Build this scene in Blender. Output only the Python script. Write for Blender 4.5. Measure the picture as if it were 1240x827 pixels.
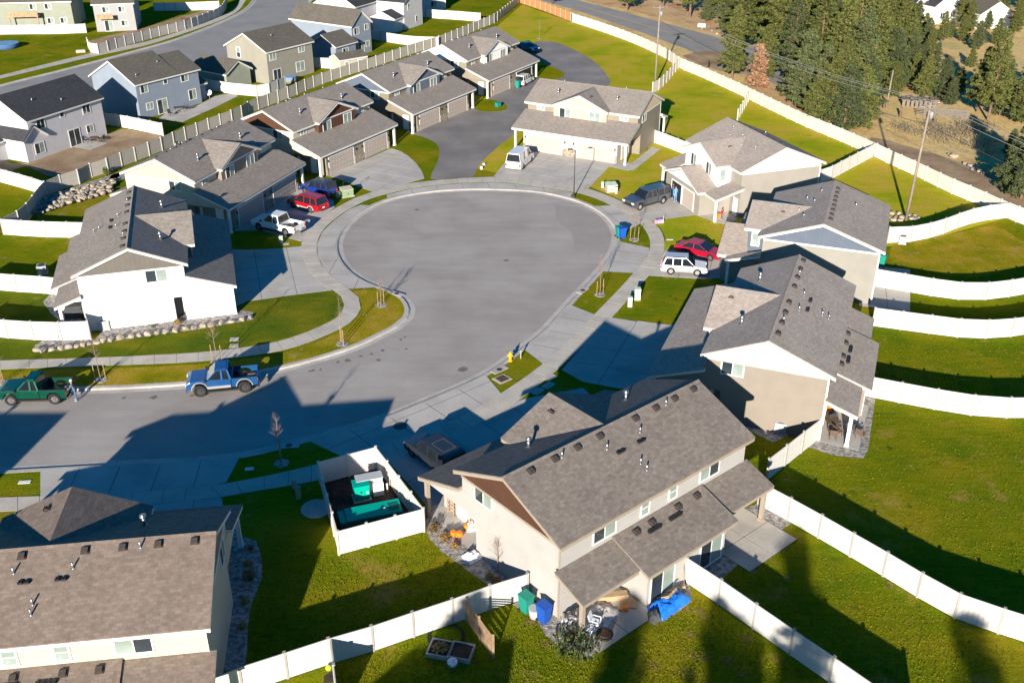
import bpy, bmesh, math, random
from mathutils import Vector, Matrix, geometry
R = math.radians
for o in list(bpy.data.objects): bpy.data.objects.remove(o)
SC = bpy.context.scene
COL = SC.collection
# ---------------------------------------------------------------- camera
FPX, PIT, HC = 1230.0, R(28.015), 40.87
cam_d = bpy.data.cameras.new('camera'); cam = bpy.data.objects.new('camera', cam_d); COL.objects.link(cam)
cam.location = (0, 0, HC); cam.rotation_euler = (math.pi/2 - PIT, 0, 0)
cam_d.sensor_width = 36; cam_d.lens = FPX/1240*36; cam_d.clip_start = .5; cam_d.clip_end = 5000
SC.camera = cam
# ---------------------------------------------------------------- light
SUN_EL, SHADOW_AZ = R(16.1), R(13.4)        # shadows run 13.4 deg to the right of straight away
sd = bpy.data.lights.new('sun', 'SUN'); sun = bpy.data.objects.new('sun', sd); COL.objects.link(sun)
sd.energy = 5.0; sd.angle = R(.55); sd.color = (1.0, .90, .76)
L = Vector((math.sin(SHADOW_AZ)*math.cos(SUN_EL), math.cos(SHADOW_AZ)*math.cos(SUN_EL), -math.sin(SUN_EL)))
sun.rotation_euler = L.to_track_quat('-Z', 'Y').to_euler()
W = bpy.data.worlds.new('World'); SC.world = W; W.use_nodes = True
nt = W.node_tree; nt.nodes.clear()
sky = nt.nodes.new('ShaderNodeTexSky'); sky.sky_type = 'NISHITA'; sky.sun_disc = False
sky.sun_elevation = SUN_EL; sky.sun_rotation = math.pi + SHADOW_AZ; sky.altitude = 600
sky.air_density = 1.0; sky.dust_density = .3; sky.ozone_density = 3.0
hs = nt.nodes.new('ShaderNodeHueSaturation'); hs.inputs['Saturation'].default_value = 1.6
bg = nt.nodes.new('ShaderNodeBackground'); bg.inputs[1].default_value = .062
wo = nt.nodes.new('ShaderNodeOutputWorld')
nt.links.new(sky.outputs[0], hs.inputs['Color']); nt.links.new(hs.outputs[0], bg.inputs[0]); nt.links.new(bg.outputs[0], wo.inputs[0])
SC.view_settings.view_transform = 'Standard'; SC.view_settings.look = 'None'
SC.view_settings.exposure = 1.10; SC.view_settings.gamma = 1.0
SC.cycles.max_bounces = 5; SC.cycles.transparent_max_bounces = 8

_c, _s = math.cos(PIT), math.sin(PIT)
def G(px, py, z=0.0):
    """ground plan survey: point of the photograph (1240x827) -> world point at height z"""
    a, b = (px-620)/FPX, (py-413.5)/FPX
    d = Vector((a, _c - b*_s, -_s - b*_c))
    t = (z-HC)/d.z
    return Vector((0, 0, HC)) + d*t
def G2(p, z=0.0):
    g = G(p[0], p[1], z); return (g.x, g.y)

# ---------------------------------------------------------------- materials
MT = {}
def mat(name, col, rough=.8, var=.12, scale=3.0, bump=0.0, bscale=None, metal=0, spec=.3, coords='Object', col2=None, detail=4, emit=None, uvrows=None, coat=0):
    """procedural paint: colour with noise variation; optional fine bump; optional lap rows (siding)"""
    if name in MT: return MT[name]
    m = bpy.data.materials.new(name); m.use_nodes = True
    t = m.node_tree; b = t.nodes['Principled BSDF']
    b.inputs['Roughness'].default_value = rough; b.inputs['Metallic'].default_value = metal
    b.inputs['Specular IOR Level'].default_value = spec
    if coat: b.inputs['Coat Weight'].default_value = coat; b.inputs['Coat Roughness'].default_value = .06
    tc = t.nodes.new('ShaderNodeTexCoord'); n = t.nodes.new('ShaderNodeTexNoise')
    n.inputs['Scale'].default_value = scale; n.inputs['Detail'].default_value = detail
    src = {'Object': 'Object', 'UV': 'UV', 'World': None}[coords]
    if coords == 'World':
        g = t.nodes.new('ShaderNodeNewGeometry'); vec = g.outputs['Position']
    else: vec = tc.outputs[src]
    t.links.new(vec, n.inputs['Vector'])
    r = t.nodes.new('ShaderNodeValToRGB'); t.links.new(n.outputs['Fac'], r.inputs[0])
    c1 = tuple(c*(1-var) for c in col); c2 = tuple(min(1, c*(1+var)) for c in col) if col2 is None else col2
    r.color_ramp.elements[0].position = .32; r.color_ramp.elements[1].position = .68
    r.color_ramp.elements[0].color = (*c1, 1); r.color_ramp.elements[1].color = (*c2, 1)
    t.links.new(r.outputs[0], b.inputs['Base Color'])
    if bump:
        n2 = t.nodes.new('ShaderNodeTexNoise'); n2.inputs['Scale'].default_value = bscale or scale*6; n2.inputs['Detail'].default_value = 3
        t.links.new(vec, n2.inputs['Vector'])
        bp = t.nodes.new('ShaderNodeBump'); bp.inputs['Strength'].default_value = bump; bp.inputs['Distance'].default_value = .05
        t.links.new(n2.outputs['Fac'], bp.inputs['Height']); t.links.new(bp.outputs[0], b.inputs['Normal'])
    if uvrows:
        ax, per, dep = uvrows
        sx = t.nodes.new('ShaderNodeSeparateXYZ'); t.links.new(tc.outputs['UV'], sx.inputs[0])
        d = t.nodes.new('ShaderNodeMath'); d.operation = 'DIVIDE'; d.inputs[1].default_value = per; t.links.new(sx.outputs[ax], d.inputs[0])
        f = t.nodes.new('ShaderNodeMath'); f.operation = 'FRACT'; t.links.new(d.outputs[0], f.inputs[0])
        bp = t.nodes.new('ShaderNodeBump'); bp.inputs['Strength'].default_value = .8; bp.inputs['Distance'].default_value = dep
        t.links.new(f.outputs[0], bp.inputs['Height']); t.links.new(bp.outputs[0], b.inputs['Normal'])
    if emit: b.inputs['Emission Color'].default_value = (*emit, 1); b.inputs['Emission Strength'].default_value = 1
    MT[name] = m; return m
def shingle(name, col, colb):
    """asphalt shingles: staggered tabs in courses along the UV axes (metres), blended tab by tab"""
    m = bpy.data.materials.new(name); m.use_nodes = True; t = m.node_tree; b = t.nodes['Principled BSDF']
    b.inputs['Roughness'].default_value = .9; b.inputs['Specular IOR Level'].default_value = .2
    uv = t.nodes.new('ShaderNodeTexCoord')
    br = t.nodes.new('ShaderNodeTexBrick'); br.offset = .5; br.squash = 1
    br.inputs['Scale'].default_value = 1; br.inputs['Brick Width'].default_value = .34; br.inputs['Row Height'].default_value = .19
    br.inputs['Mortar Size'].default_value = .012; br.inputs['Mortar Smooth'].default_value = .3; br.inputs['Bias'].default_value = 0
    br.inputs['Color1'].default_value = (*col, 1); br.inputs['Color2'].default_value = (*colb, 1)
    br.inputs['Mortar'].default_value = tuple(c*.72 for c in col)+(1,)
    t.links.new(uv.outputs['UV'], br.inputs['Vector'])
    n = t.nodes.new('ShaderNodeTexNoise'); n.inputs['Scale'].default_value = 3.2; n.inputs['Detail'].default_value = 5; n.inputs['Roughness'].default_value = .75
    t.links.new(uv.outputs['UV'], n.inputs['Vector'])
    n3 = t.nodes.new('ShaderNodeTexNoise'); n3.inputs['Scale'].default_value = .35; n3.inputs['Detail'].default_value = 3
    t.links.new(uv.outputs['UV'], n3.inputs['Vector'])
    mr = t.nodes.new('ShaderNodeMapRange'); mr.inputs[1].default_value = .3; mr.inputs[2].default_value = .7; mr.inputs[3].default_value = .78; mr.inputs[4].default_value = 1.22
    t.links.new(n.outputs['Fac'], mr.inputs[0])
    mr2 = t.nodes.new('ShaderNodeMapRange'); mr2.inputs[1].default_value = .3; mr2.inputs[2].default_value = .7; mr2.inputs[3].default_value = .92; mr2.inputs[4].default_value = 1.08
    t.links.new(n3.outputs['Fac'], mr2.inputs[0])
    mu = t.nodes.new('ShaderNodeMath'); mu.operation = 'MULTIPLY'; t.links.new(mr.outputs[0], mu.inputs[0]); t.links.new(mr2.outputs[0], mu.inputs[1])
    vm = t.nodes.new('ShaderNodeVectorMath'); vm.operation = 'SCALE'; t.links.new(br.outputs['Color'], vm.inputs[0]); t.links.new(mu.outputs[0], vm.inputs['Scale'])
    t.links.new(vm.outputs[0], b.inputs['Base Color'])
    sx = t.nodes.new('ShaderNodeSeparateXYZ'); t.links.new(uv.outputs['UV'], sx.inputs[0])
    d = t.nodes.new('ShaderNodeMath'); d.operation = 'DIVIDE'; d.inputs[1].default_value = .19; t.links.new(sx.outputs[1], d.inputs[0])
    f = t.nodes.new('ShaderNodeMath'); f.operation = 'FRACT'; t.links.new(d.outputs[0], f.inputs[0])
    iv = t.nodes.new('ShaderNodeMath'); iv.operation = 'SUBTRACT'; iv.inputs[0].default_value = 1; t.links.new(f.outputs[0], iv.inputs[1])
    ad = t.nodes.new('ShaderNodeMath'); ad.operation = 'MULTIPLY_ADD'; ad.inputs[1].default_value = .7; t.links.new(n.outputs['Fac'], ad.inputs[0]); t.links.new(iv.outputs[0], ad.inputs[2])
    bp = t.nodes.new('ShaderNodeBump'); bp.inputs['Strength'].default_value = .35; bp.inputs['Distance'].default_value = .018
    t.links.new(ad.outputs[0], bp.inputs['Height']); t.links.new(bp.outputs[0], b.inputs['Normal'])
    MT[name] = m; return m
def ground_mat(name, cols, scales, bump=.3, bscale=12, rough=.95, stops=(.35,.5,.65), spec=.15, fine=.22, fscale=9.0, streak=None, spots=None):
    """open ground: three colours mixed by broad noise, fine grain on top"""
    m = bpy.data.materials.new(name); m.use_nodes = True; t = m.node_tree; b = t.nodes['Principled BSDF']
    b.inputs['Roughness'].default_value = 1.0 if 'lawn' in name else rough; b.inputs['Specular IOR Level'].default_value = 0 if 'lawn' in name else spec
    g = t.nodes.new('ShaderNodeNewGeometry'); P = g.outputs['Position']
    n = t.nodes.new('ShaderNodeTexNoise'); n.inputs['Scale'].default_value = scales; n.inputs['Detail'].default_value = 6; n.inputs['Roughness'].default_value = .6
    t.links.new(P, n.inputs['Vector'])
    r = t.nodes.new('ShaderNodeValToRGB'); cr = r.color_ramp
    cr.elements[0].position = stops[0]; cr.elements[0].color = (*cols[0], 1); cr.elements[1].position = stops[2]; cr.elements[1].color = (*cols[2], 1)
    e = cr.elements.new(stops[1]); e.color = (*cols[1], 1)
    t.links.new(n.outputs['Fac'], r.inputs[0])
    n2 = t.nodes.new('ShaderNodeTexNoise'); n2.inputs['Scale'].default_value = fscale; n2.inputs['Detail'].default_value = 5; n2.inputs['Roughness'].default_value = .8
    t.links.new(P, n2.inputs['Vector'])
    mr = t.nodes.new('ShaderNodeMapRange'); mr.inputs[1].default_value = .3; mr.inputs[2].default_value = .7; mr.inputs[3].default_value = 1-fine; mr.inputs[4].default_value = 1+fine
    t.links.new(n2.outputs['Fac'], mr.inputs[0]); fac = mr.outputs[0]
    if streak:
        mp = t.nodes.new('ShaderNodeMapping'); mp.inputs['Rotation'].default_value = (0, 0, streak[0]); mp.inputs['Scale'].default_value = (streak[1], streak[2], 1)
        t.links.new(P, mp.inputs[0])
        n4 = t.nodes.new('ShaderNodeTexNoise'); n4.inputs['Scale'].default_value = 1; n4.inputs['Detail'].default_value = 4; t.links.new(mp.outputs[0], n4.inputs['Vector'])
        m4 = t.nodes.new('ShaderNodeMapRange'); m4.inputs[1].default_value = .3; m4.inputs[2].default_value = .7; m4.inputs[3].default_value = 1-streak[3]; m4.inputs[4].default_value = 1+streak[3]
        t.links.new(n4.outputs['Fac'], m4.inputs[0])
        mu = t.nodes.new('ShaderNodeMath'); mu.operation = 'MULTIPLY'; t.links.new(mr.outputs[0], mu.inputs[0]); t.links.new(m4.outputs[0], mu.inputs[1]); fac = mu.outputs[0]
    vm = t.nodes.new('ShaderNodeVectorMath'); vm.operation = 'SCALE'; t.links.new(r.outputs[0], vm.inputs[0]); t.links.new(fac, vm.inputs['Scale'])
    last = vm.outputs[0]
    for sc_, lo, hi, cc in (spots or []):
        ns = t.nodes.new('ShaderNodeTexNoise'); ns.inputs['Scale'].default_value = sc_; ns.inputs['Detail'].default_value = 5; ns.inputs['Roughness'].default_value = .65
        mp_ = t.nodes.new('ShaderNodeMapping'); mp_.inputs['Location'].default_value = (sc_*31, sc_*17, 3); t.links.new(P, mp_.inputs[0]); t.links.new(mp_.outputs[0], ns.inputs['Vector'])
        mm = t.nodes.new('ShaderNodeMapRange'); mm.inputs[1].default_value = lo; mm.inputs[2].default_value = hi; t.links.new(ns.outputs['Fac'], mm.inputs[0])
        mx = t.nodes.new('ShaderNodeMix'); mx.data_type = 'RGBA'; t.links.new(mm.outputs[0], mx.inputs[0]); t.links.new(last, mx.inputs[6]); mx.inputs[7].default_value = (*cc, 1); last = mx.outputs[2]
    t.links.new(last, b.inputs['Base Color'])
    n3 = t.nodes.new('ShaderNodeTexNoise'); n3.inputs['Scale'].default_value = bscale; n3.inputs['Detail'].default_value = 4; t.links.new(P, n3.inputs['Vector'])
    bp = t.nodes.new('ShaderNodeBump'); bp.inputs['Strength'].default_value = bump; bp.inputs['Distance'].default_value = .08
    t.links.new(n3.outputs['Fac'], bp.inputs['Height']); t.links.new(bp.outputs[0], b.inputs['Normal'])
    MT[name] = m; return m
def foliage(name, dark, lightc, rough=.75):
    m = bpy.data.materials.new(name); m.use_nodes = True; t = m.node_tree; b = t.nodes['Principled BSDF']
    b.inputs['Roughness'].default_value = rough; b.inputs['Specular IOR Level'].default_value = .2
    g = t.nodes.new('ShaderNodeNewGeometry'); r = t.nodes.new('ShaderNodeValToRGB'); cr = r.color_ramp
    cr.elements[0].color = (*dark, 1); cr.elements[1].color = (*lightc, 1)
    oi = t.nodes.new('ShaderNodeObjectInfo'); ad = t.nodes.new('ShaderNodeMath'); ad.operation = 'MULTIPLY_ADD'
    ad.inputs[1].default_value = .35; t.links.new(oi.outputs['Random'], ad.inputs[0])
    m2 = t.nodes.new('ShaderNodeMath'); m2.operation = 'MULTIPLY'; m2.inputs[1].default_value = .65
    t.links.new(g.outputs['Random Per Island'], m2.inputs[0]); t.links.new(m2.outputs[0], ad.inputs[2])
    t.links.new(ad.outputs[0], r.inputs[0]); t.links.new(r.outputs[0], b.inputs['Base Color'])
    tr = t.nodes.new('ShaderNodeBsdfTranslucent'); t.links.new(r.outputs[0], tr.inputs[0])
    mx = t.nodes.new('ShaderNodeMixShader'); mx.inputs[0].default_value = .25
    out = t.nodes['Material Output']; t.links.new(b.outputs[0], mx.inputs[1]); t.links.new(tr.outputs[0], mx.inputs[2]); t.links.new(mx.outputs[0], out.inputs[0])
    MT[name] = m; return m

shingle('roof_taupe', (.275,.243,.218), (.218,.190,.170)); shingle('roof_light', (.365,.315,.28), (.30,.258,.228)); shingle('roof_near', (.215,.186,.165), (.162,.138,.121))
shingle('roof_brown', (.215,.172,.145), (.162,.128,.107))
shingle('roof_dark', (.052,.054,.062), (.036,.038,.045))
shingle('roof_grey', (.13,.118,.10), (.092,.084,.072))
def siding(n, c): return mat(n, c, .75, .05, .8, uvrows=(1, .17, .018))
siding('side_offwhite', (.385,.375,.365)); siding('side_white', (.66,.66,.66)); siding('side_taupe', (.235,.205,.175)); siding('side_cream', (.47,.43,.35))
siding('side_tan', (.205,.175,.135)); siding('side_green', (.22,.22,.16)); siding('side_greige', (.255,.245,.222)); siding('side_taupe_light', (.285,.265,.238)); siding('side_blue', (.21,.25,.31))
siding('side_lightgrey', (.52,.51,.54)); siding('side_olive', (.26,.25,.21)); siding('side_bluegrey', (.13,.17,.23)); siding('side_sage', (.25,.27,.22))
siding('side_brown', (.13,.055,.03)); siding('side_grey', (.30,.30,.31)); siding('side_sand', (.24,.21,.168))
mat('board_grey', (.115,.105,.095), .8, .06, 1, uvrows=(0, .4, .03)); mat('board_brown', (.075,.034,.02), .8, .08, 1, uvrows=(0, .4, .03))
mat('board_blue', (.095,.118,.160), .8, .06, 1, uvrows=(0, .4, .03)); mat('board_white', (.78,.77,.75), .8, .04, 1, uvrows=(0, .4, .03)); mat('board_tan', (.50,.40,.29), .8, .06, 1, uvrows=(0, .4, .03))
mat('trim_white', (.66,.65,.63), .6, .03); mat('trim_tan', (.30,.25,.20), .6, .05); mat('trim_dark', (.03,.03,.035), .6, .1)
mat('vinyl_white', (.56,.545,.525), .5, .05, 1.3); mat('vinyl_white_post', (.34,.325,.31), .5, .05, 1.3); mat('vinyl_cream', (.60,.57,.52), .5, .04, 1.3, coords='Object')  # white posts: darker copy of the panel vinyl, seam shading put into colour
mat('vinyl_tan', (.43,.40,.36), .6, .05, 1.3); mat('vinyl_post', (.66,.63,.58), .5, .04); mat('cedar', (.46,.22,.09), .8, .18, 4)
mat('garage_door', (.40,.345,.305), .6, .04, 2, uvrows=(1, .53, .02))
mat('door_white', (.75,.74,.72), .5, .03); mat('door_dark', (.06,.06,.07), .5, .1)
mat('stone', (.20,.15,.11), .9, .35, 3.2, bump=.6, bscale=8, col2=(.42,.35,.28)); mat('boulder', (.26,.21,.16), .9, .3, 1.6, bump=.6, bscale=9, col2=(.42,.36,.29))
mat('glass', (.025,.035,.045), .07, .3, .6, spec=.9); mat('blind', (.18,.235,.215), .25, .1, .7, spec=.7, col2=(.30,.36,.34)); mat('glass_car', (.012,.016,.022), .05, .2, 1, spec=.9)
mat('galv', (.40,.42,.45), .35, .08, metal=.9); mat('vent_dark', (.055,.045,.042), .7, .15); mat('rubber', (.018,.018,.02), .85, .15, 8)
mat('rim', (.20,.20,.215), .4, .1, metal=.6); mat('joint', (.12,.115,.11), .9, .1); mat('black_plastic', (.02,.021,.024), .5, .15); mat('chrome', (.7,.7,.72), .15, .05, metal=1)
mat('lamp_red', (.5,.02,.02), .3, .1); mat('lamp_clear', (.75,.75,.72), .15, .05); mat('wood_pole', (.24,.20,.165), .9, .2, 1.5, bump=.3)
mat('wood', (.34,.23,.14), .8, .25, 3); mat('bark', (.17,.11,.075), .95, .3, 2, bump=.6); mat('twig', (.24,.17,.13), .9, .2); mat('steel_dark', (.05,.05,.055), .5, .1)
mat('concrete_post', (.5,.48,.45), .9, .1)
foliage('needles', (.045,.062,.016), (.185,.20,.055)); foliage('needles_blue', (.038,.056,.024), (.145,.17,.068)); foliage('needles_dead', (.26,.13,.07), (.46,.28,.17))
foliage('leaves_red', (.10,.03,.015), (.24,.09,.03)); foliage('shrub_leaves', (.05,.075,.02), (.19,.23,.08)); foliage('dry_leaves', (.25,.15,.05), (.45,.32,.12))
ground_mat('lawn', [(.215,.190,.010), (.150,.172,.006), (.100,.150,.006)], .16, bump=1.0, bscale=13, fine=.46, fscale=7, stops=(.36,.5,.64), streak=(.6,.5,4.0,.16), spots=[(.55,.60,.72,(.28,.20,.05)), (.9,.62,.72,(.055,.10,.008)), (.2,.60,.72,(.30,.22,.045))])
ground_mat('lawn_rich', [(.21,.19,.008), (.165,.18,.005), (.12,.165,.004)], .2, bump=.8, bscale=11, fine=.32, fscale=5.5, spots=[(.6,.62,.74,(.28,.20,.05))])
ground_mat('lawn_dry', [(.36,.25,.035), (.26,.215,.012), (.17,.175,.008)], .30, bump=.9, bscale=11, fine=.36, fscale=5, spots=[(.7,.58,.72,(.36,.25,.10))])
ground_mat('lawn_bright', [(.44,.32,.05), (.36,.33,.022), (.24,.29,.012)], .14, bump=.7, bscale=11, fine=.26, fscale=4, streak=(.4,.3,1.5,.07), spots=[(.3,.60,.74,(.44,.31,.08)), (.6,.64,.76,(.14,.19,.01))])  # far lawn: brightening by light and haze over distance, put into its colour
ground_mat('lawn_green', [(.17,.165,.012), (.10,.130,.010), (.07,.115,.010)], .2, bump=.9, bscale=11, fine=.34, fscale=5.5, streak=(.15,.4,2.2,.10), spots=[(.6,.62,.74,(.20,.17,.03))])
ground_mat('dry_grass', [(.40,.26,.11), (.62,.44,.19), (.44,.36,.16)], .07, bump=.8, bscale=3, fine=.35, fscale=1.6)
ground_mat('dirt', [(.23,.155,.095), (.31,.22,.14), (.38,.285,.18)], .25, bump=.6, bscale=6, fine=.2, fscale=4)
ground_mat('needle_litter', [(.36,.20,.10), (.50,.32,.16), (.52,.38,.20)], .2, bump=.6, bscale=5, fine=.3, fscale=3)
ground_mat('asphalt', [(.295,.27,.255), (.335,.31,.292), (.37,.345,.325)], .14, bump=.2, bscale=30, fine=.12, fscale=9, rough=.9, streak=(1.2,.15,.9,.06), spots=[(.35,.62,.78,(.26,.24,.23)), (2.2,.70,.76,(.22,.20,.19))])
ground_mat('asphalt_dark', [(.17,.16,.16), (.205,.193,.188), (.25,.235,.23)], .18, bump=.2, bscale=30, fine=.12, fscale=9, rough=.9)
ground_mat('asphalt_grey', [(.23,.225,.225), (.26,.255,.25), (.28,.27,.265)], .2, bump=.15, bscale=30, fine=.08, fscale=10, rough=.9)
ground_mat('concrete', [(.37,.35,.325), (.43,.41,.385), (.47,.45,.42)], .3, bump=.12, bscale=22, fine=.08, fscale=5, rough=.9)
ground_mat('concrete_b', [(.40,.37,.33), (.465,.43,.38), (.50,.465,.41)], .5, bump=.12, bscale=22, fine=.08, fscale=5, rough=.9)
ground_mat('kerb_concrete', [(.38,.35,.32), (.44,.41,.38), (.48,.45,.42)], .5, bump=.12, bscale=22, fine=.1, fscale=4, rough=.9)
ground_mat('gravel', [(.16,.15,.14), (.30,.28,.265), (.44,.42,.40)], 3.2, bump=1.0, bscale=9, fine=.4, fscale=8, stops=(.38,.5,.62))
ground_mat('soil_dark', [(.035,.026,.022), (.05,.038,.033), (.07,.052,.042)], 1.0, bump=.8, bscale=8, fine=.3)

# ---------------------------------------------------------------- mesh helpers
class MB:
    """collects faces in metres; build() links ONE mesh object with UVs in metres along each face"""
    def __init__(s): s.v = []; s.f = []; s.m = []; s.sm = []
    def face(s, pts, mi=0, smooth=False):
        i = len(s.v); s.v += [tuple(p) for p in pts]; s.f.append(tuple(range(i, i+len(pts)))); s.m.append(mi); s.sm.append(smooth); return s
    def box(s, x0, x1, y0, y1, z0, z1, mi=0, top=None):
        p = [(x0,y0,z0),(x1,y0,z0),(x1,y1,z0),(x0,y1,z0),(x0,y0,z1),(x1,y0,z1),(x1,y1,z1),(x0,y1,z1)]
        i = len(s.v); s.v += p
        for k, q in enumerate(((0,3,2,1),(4,5,6,7),(0,1,5,4),(1,2,6,5),(2,3,7,6),(3,0,4,7))):
            s.f.append(tuple(i+a for a in q)); s.m.append(top if (top is not None and k == 1) else mi); s.sm.append(False)
        return s
    def prism(s, pts, d, mi=0, capmi=None):
        """polygon pts (3D) swept by vector d; caps and sides"""
        n = len(pts); d = Vector(d); a = [Vector(p) for p in pts]; b = [p+d for p in a]
        i = len(s.v); s.v += [tuple(p) for p in a+b]
        nrm = Vector((0,0,0))
        for k in range(n): nrm += a[k].cross(a[(k+1) % n])
        flip = nrm.dot(d) > 0
        c0 = tuple(i+k for k in range(n)); c1 = tuple(i+n+k for k in range(n))
        cm = mi if capmi is None else capmi
        s.f.append(tuple(reversed(c0)) if flip else c0); s.m.append(mi); s.sm.append(False)
        s.f.append(c1 if flip else tuple(reversed(c1))); s.m.append(cm); s.sm.append(False)
        for k in range(n):
            q = (i+k, i+(k+1) % n, i+n+(k+1) % n, i+n+k)
            s.f.append(q if flip else tuple(reversed(q))); s.m.append(mi); s.sm.append(False)
        return s
    def tube(s, p0, p1, r0, r1=None, n=8, mi=0, caps=True):
        p0, p1 = Vector(p0), Vector(p1); r1 = r0 if r1 is None else r1
        d = (p1-p0).normalized(); a = d.orthogonal().normalized(); b = d.cross(a)
        i = len(s.v)
        for p, r in ((p0, r0), (p1, r1)):
            for k in range(n):
                t = 2*math.pi*k/n; s.v.append(tuple(p + a*math.cos(t)*r + b*math.sin(t)*r))
        for k in range(n):
            s.f.append((i+k, i+(k+1) % n, i+n+(k+1) % n, i+n+k)); s.m.append(mi); s.sm.append(n > 6)
        if caps:
            s.f.append(tuple(i+k for k in reversed(range(n)))); s.f.append(tuple(i+n+k for k in range(n))); s.m += [mi, mi]; s.sm += [False, False]
        return s
    def ball(s, c, r, n=8, m=5, mi=0, jit=0, rnd=None):
        rx, ry, rz = r if isinstance(r, tuple) else (r, r, r)
        i = len(s.v); rows = []
        for a in range(m+1):
            th = math.pi*a/m
            if a in (0, m): rows.append([len(s.v)]); s.v.append((c[0], c[1], c[2]+rz*math.cos(th))); continue
            row = []
            for b in range(n):
                ph = 2*math.pi*b/n; j = 1+(rnd.uniform(-jit, jit) if rnd else 0)
                row.append(len(s.v)); s.v.append((c[0]+rx*j*math.sin(th)*math.cos(ph), c[1]+ry*j*math.sin(th)*math.sin(ph), c[2]+rz*j*math.cos(th)))
            rows.append(row)
        for a in range(m):
            A, B = rows[a], rows[a+1]
            for b in range(n):
                if len(A) == 1: q = (A[0], B[b], B[(b+1) % n])
                elif len(B) == 1: q = (A[b], B[0], A[(b+1) % n])
                else: q = (A[b], B[b], B[(b+1) % n], A[(b+1) % n])
                s.f.append(q); s.m.append(mi); s.sm.append(True)
        return s
    def mesh(s, name, mats):
        me = bpy.data.meshes.new(name); me.from_pydata(s.v, [], s.f); me.update()
        for m in (mats if isinstance(mats, (list, tuple)) else [mats]): me.materials.append(MT[m] if isinstance(m, str) else m)
        me.polygons.foreach_set('material_index', s.m); me.polygons.foreach_set('use_smooth', s.sm)
        uv = me.uv_layers.new(name='uv').data
        for p in me.polygons:
            n = p.normal; h = Vector((0,0,1)).cross(n)
            h = Vector((1,0,0)) if h.length < 1e-3 else h.normalized()
            w = n.cross(h)
            for li in p.loop_indices:
                c = me.vertices[me.loops[li].vertex_index].co; uv[li].uv = (c.dot(h), c.dot(w))
        return me
    def build(s, name, mats, parent=None):
        return link(name, s.mesh(name, mats), parent)
def link(name, me, parent=None, M=None):
    o = bpy.data.objects.new(name, me); COL.objects.link(o)
    if parent is not None: o.parent = parent
    if M is not None: o.matrix_local = M
    return o
def tag(o, label=None, cat=None, group=None, kind=None):
    if label: o['label'] = label
    if cat: o['category'] = cat
    if group: o['group'] = group
    if kind: o['kind'] = kind
    return o
def thing(name, label, cat, loc=(0,0,0), rz=0, group=None):
    o = bpy.data.objects.new(name, None); COL.objects.link(o); o.empty_display_size = .3
    o.location = (loc[0], loc[1], loc[2] if len(loc) > 2 else 0); o.rotation_euler = (0, 0, rz)
    return tag(o, label, cat, group)
def copy_tree(o, parent=None):
    c = o.copy(); COL.objects.link(c); c.parent = parent
    for ch in list(o.children): copy_tree(ch, c)
    return c
def TR(x, y, z=0, rz=0, s=None):
    M = Matrix.Translation((x, y, z)) @ Matrix.Rotation(rz, 4, 'Z')
    if s: M = M @ Matrix.Diagonal((*s, 1))
    return M
CACHE = {}
def cached(key, fn):
    if key not in CACHE: CACHE[key] = fn()
    return CACHE[key]

# ---------------------------------------------------------------- plane regions
def inpoly(x, y, P):
    c = False; j = len(P)-1
    for i in range(len(P)):
        a, b = P[i], P[j]
        if (a[1] > y) != (b[1] > y) and x < (b[0]-a[0])*(y-a[1])/(b[1]-a[1])+a[0]: c = not c
        j = i
    return c
def region(name, outer, holes, z, m, parent=None, skirt=0):
    vs, es = [], []
    for P in [outer]+holes:
        i = len(vs); vs += [Vector(p) for p in P]; es += [(i+k, i+(k+1) % len(P)) for k in range(len(P))]
    r = geometry.delaunay_2d_cdt(vs, es, [], 0, 1e-4)
    mb = MB(); mb.v = [(p[0], p[1], z) for p in r[0]]
    for f in r[2]:
        c = [sum(r[0][k][a] for k in f)/len(f) for a in (0, 1)]
        if not inpoly(c[0], c[1], outer) or any(inpoly(c[0], c[1], h) for h in holes): continue
        a, b, d = (r[0][k] for k in f[:3])
        f = tuple(f) if (b-a).cross(d-a) > 0 else tuple(reversed(f))
        mb.f.append(f); mb.m.append(0); mb.sm.append(False)
    if skirt and not holes:
        n = len(outer); ar = sum(outer[k][0]*outer[(k+1) % n][1]-outer[(k+1) % n][0]*outer[k][1] for k in range(n))
        for k in range(n):
            a, b = outer[k], outer[(k+1) % n]
            if ar < 0: a, b = b, a
            mb.face([(a[0],a[1],z-skirt), (b[0],b[1],z-skirt), (b[0],b[1],z), (a[0],a[1],z)])
    if not mb.f: return None
    return mb.build(name, m, parent)
def smooth_line(P, step=.8, closed=False):
    """Catmull-Rom through world points, resampled"""
    P = [Vector(p) for p in P]; out = []
    n = len(P)
    for i in range(n if closed else n-1):
        if closed: a, b, c, d = P[i-1], P[i], P[(i+1) % n], P[(i+2) % n]
        else: a, b, c, d = P[max(i-1,0)], P[i], P[i+1], P[min(i+2, n-1)]
        k = max(1, int((c-b).length/step))
        for q in range(k):
            t = q/k
            out.append(.5*((2*b)+(c-a)*t+(2*a-5*b+4*c-d)*t*t+(3*b-a-3*c+d)*t**3))
    if not closed: out.append(P[-1])
    return out
def clip_half(P, nx, ny, d):
    out = []
    for i in range(len(P)):
        a, b = P[i], P[(i+1) % len(P)]; fa = nx*a[0]+ny*a[1]-d; fb = nx*b[0]+ny*b[1]-d
        if fa >= 0: out.append(a)
        if (fa >= 0) != (fb >= 0):
            t = fa/(fa-fb); out.append((a[0]+(b[0]-a[0])*t, a[1]+(b[1]-a[1])*t))
    return out
def area(P): return .5*sum(P[k][0]*P[(k+1) % len(P)][1]-P[(k+1) % len(P)][0]*P[k][1] for k in range(len(P)))
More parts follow.
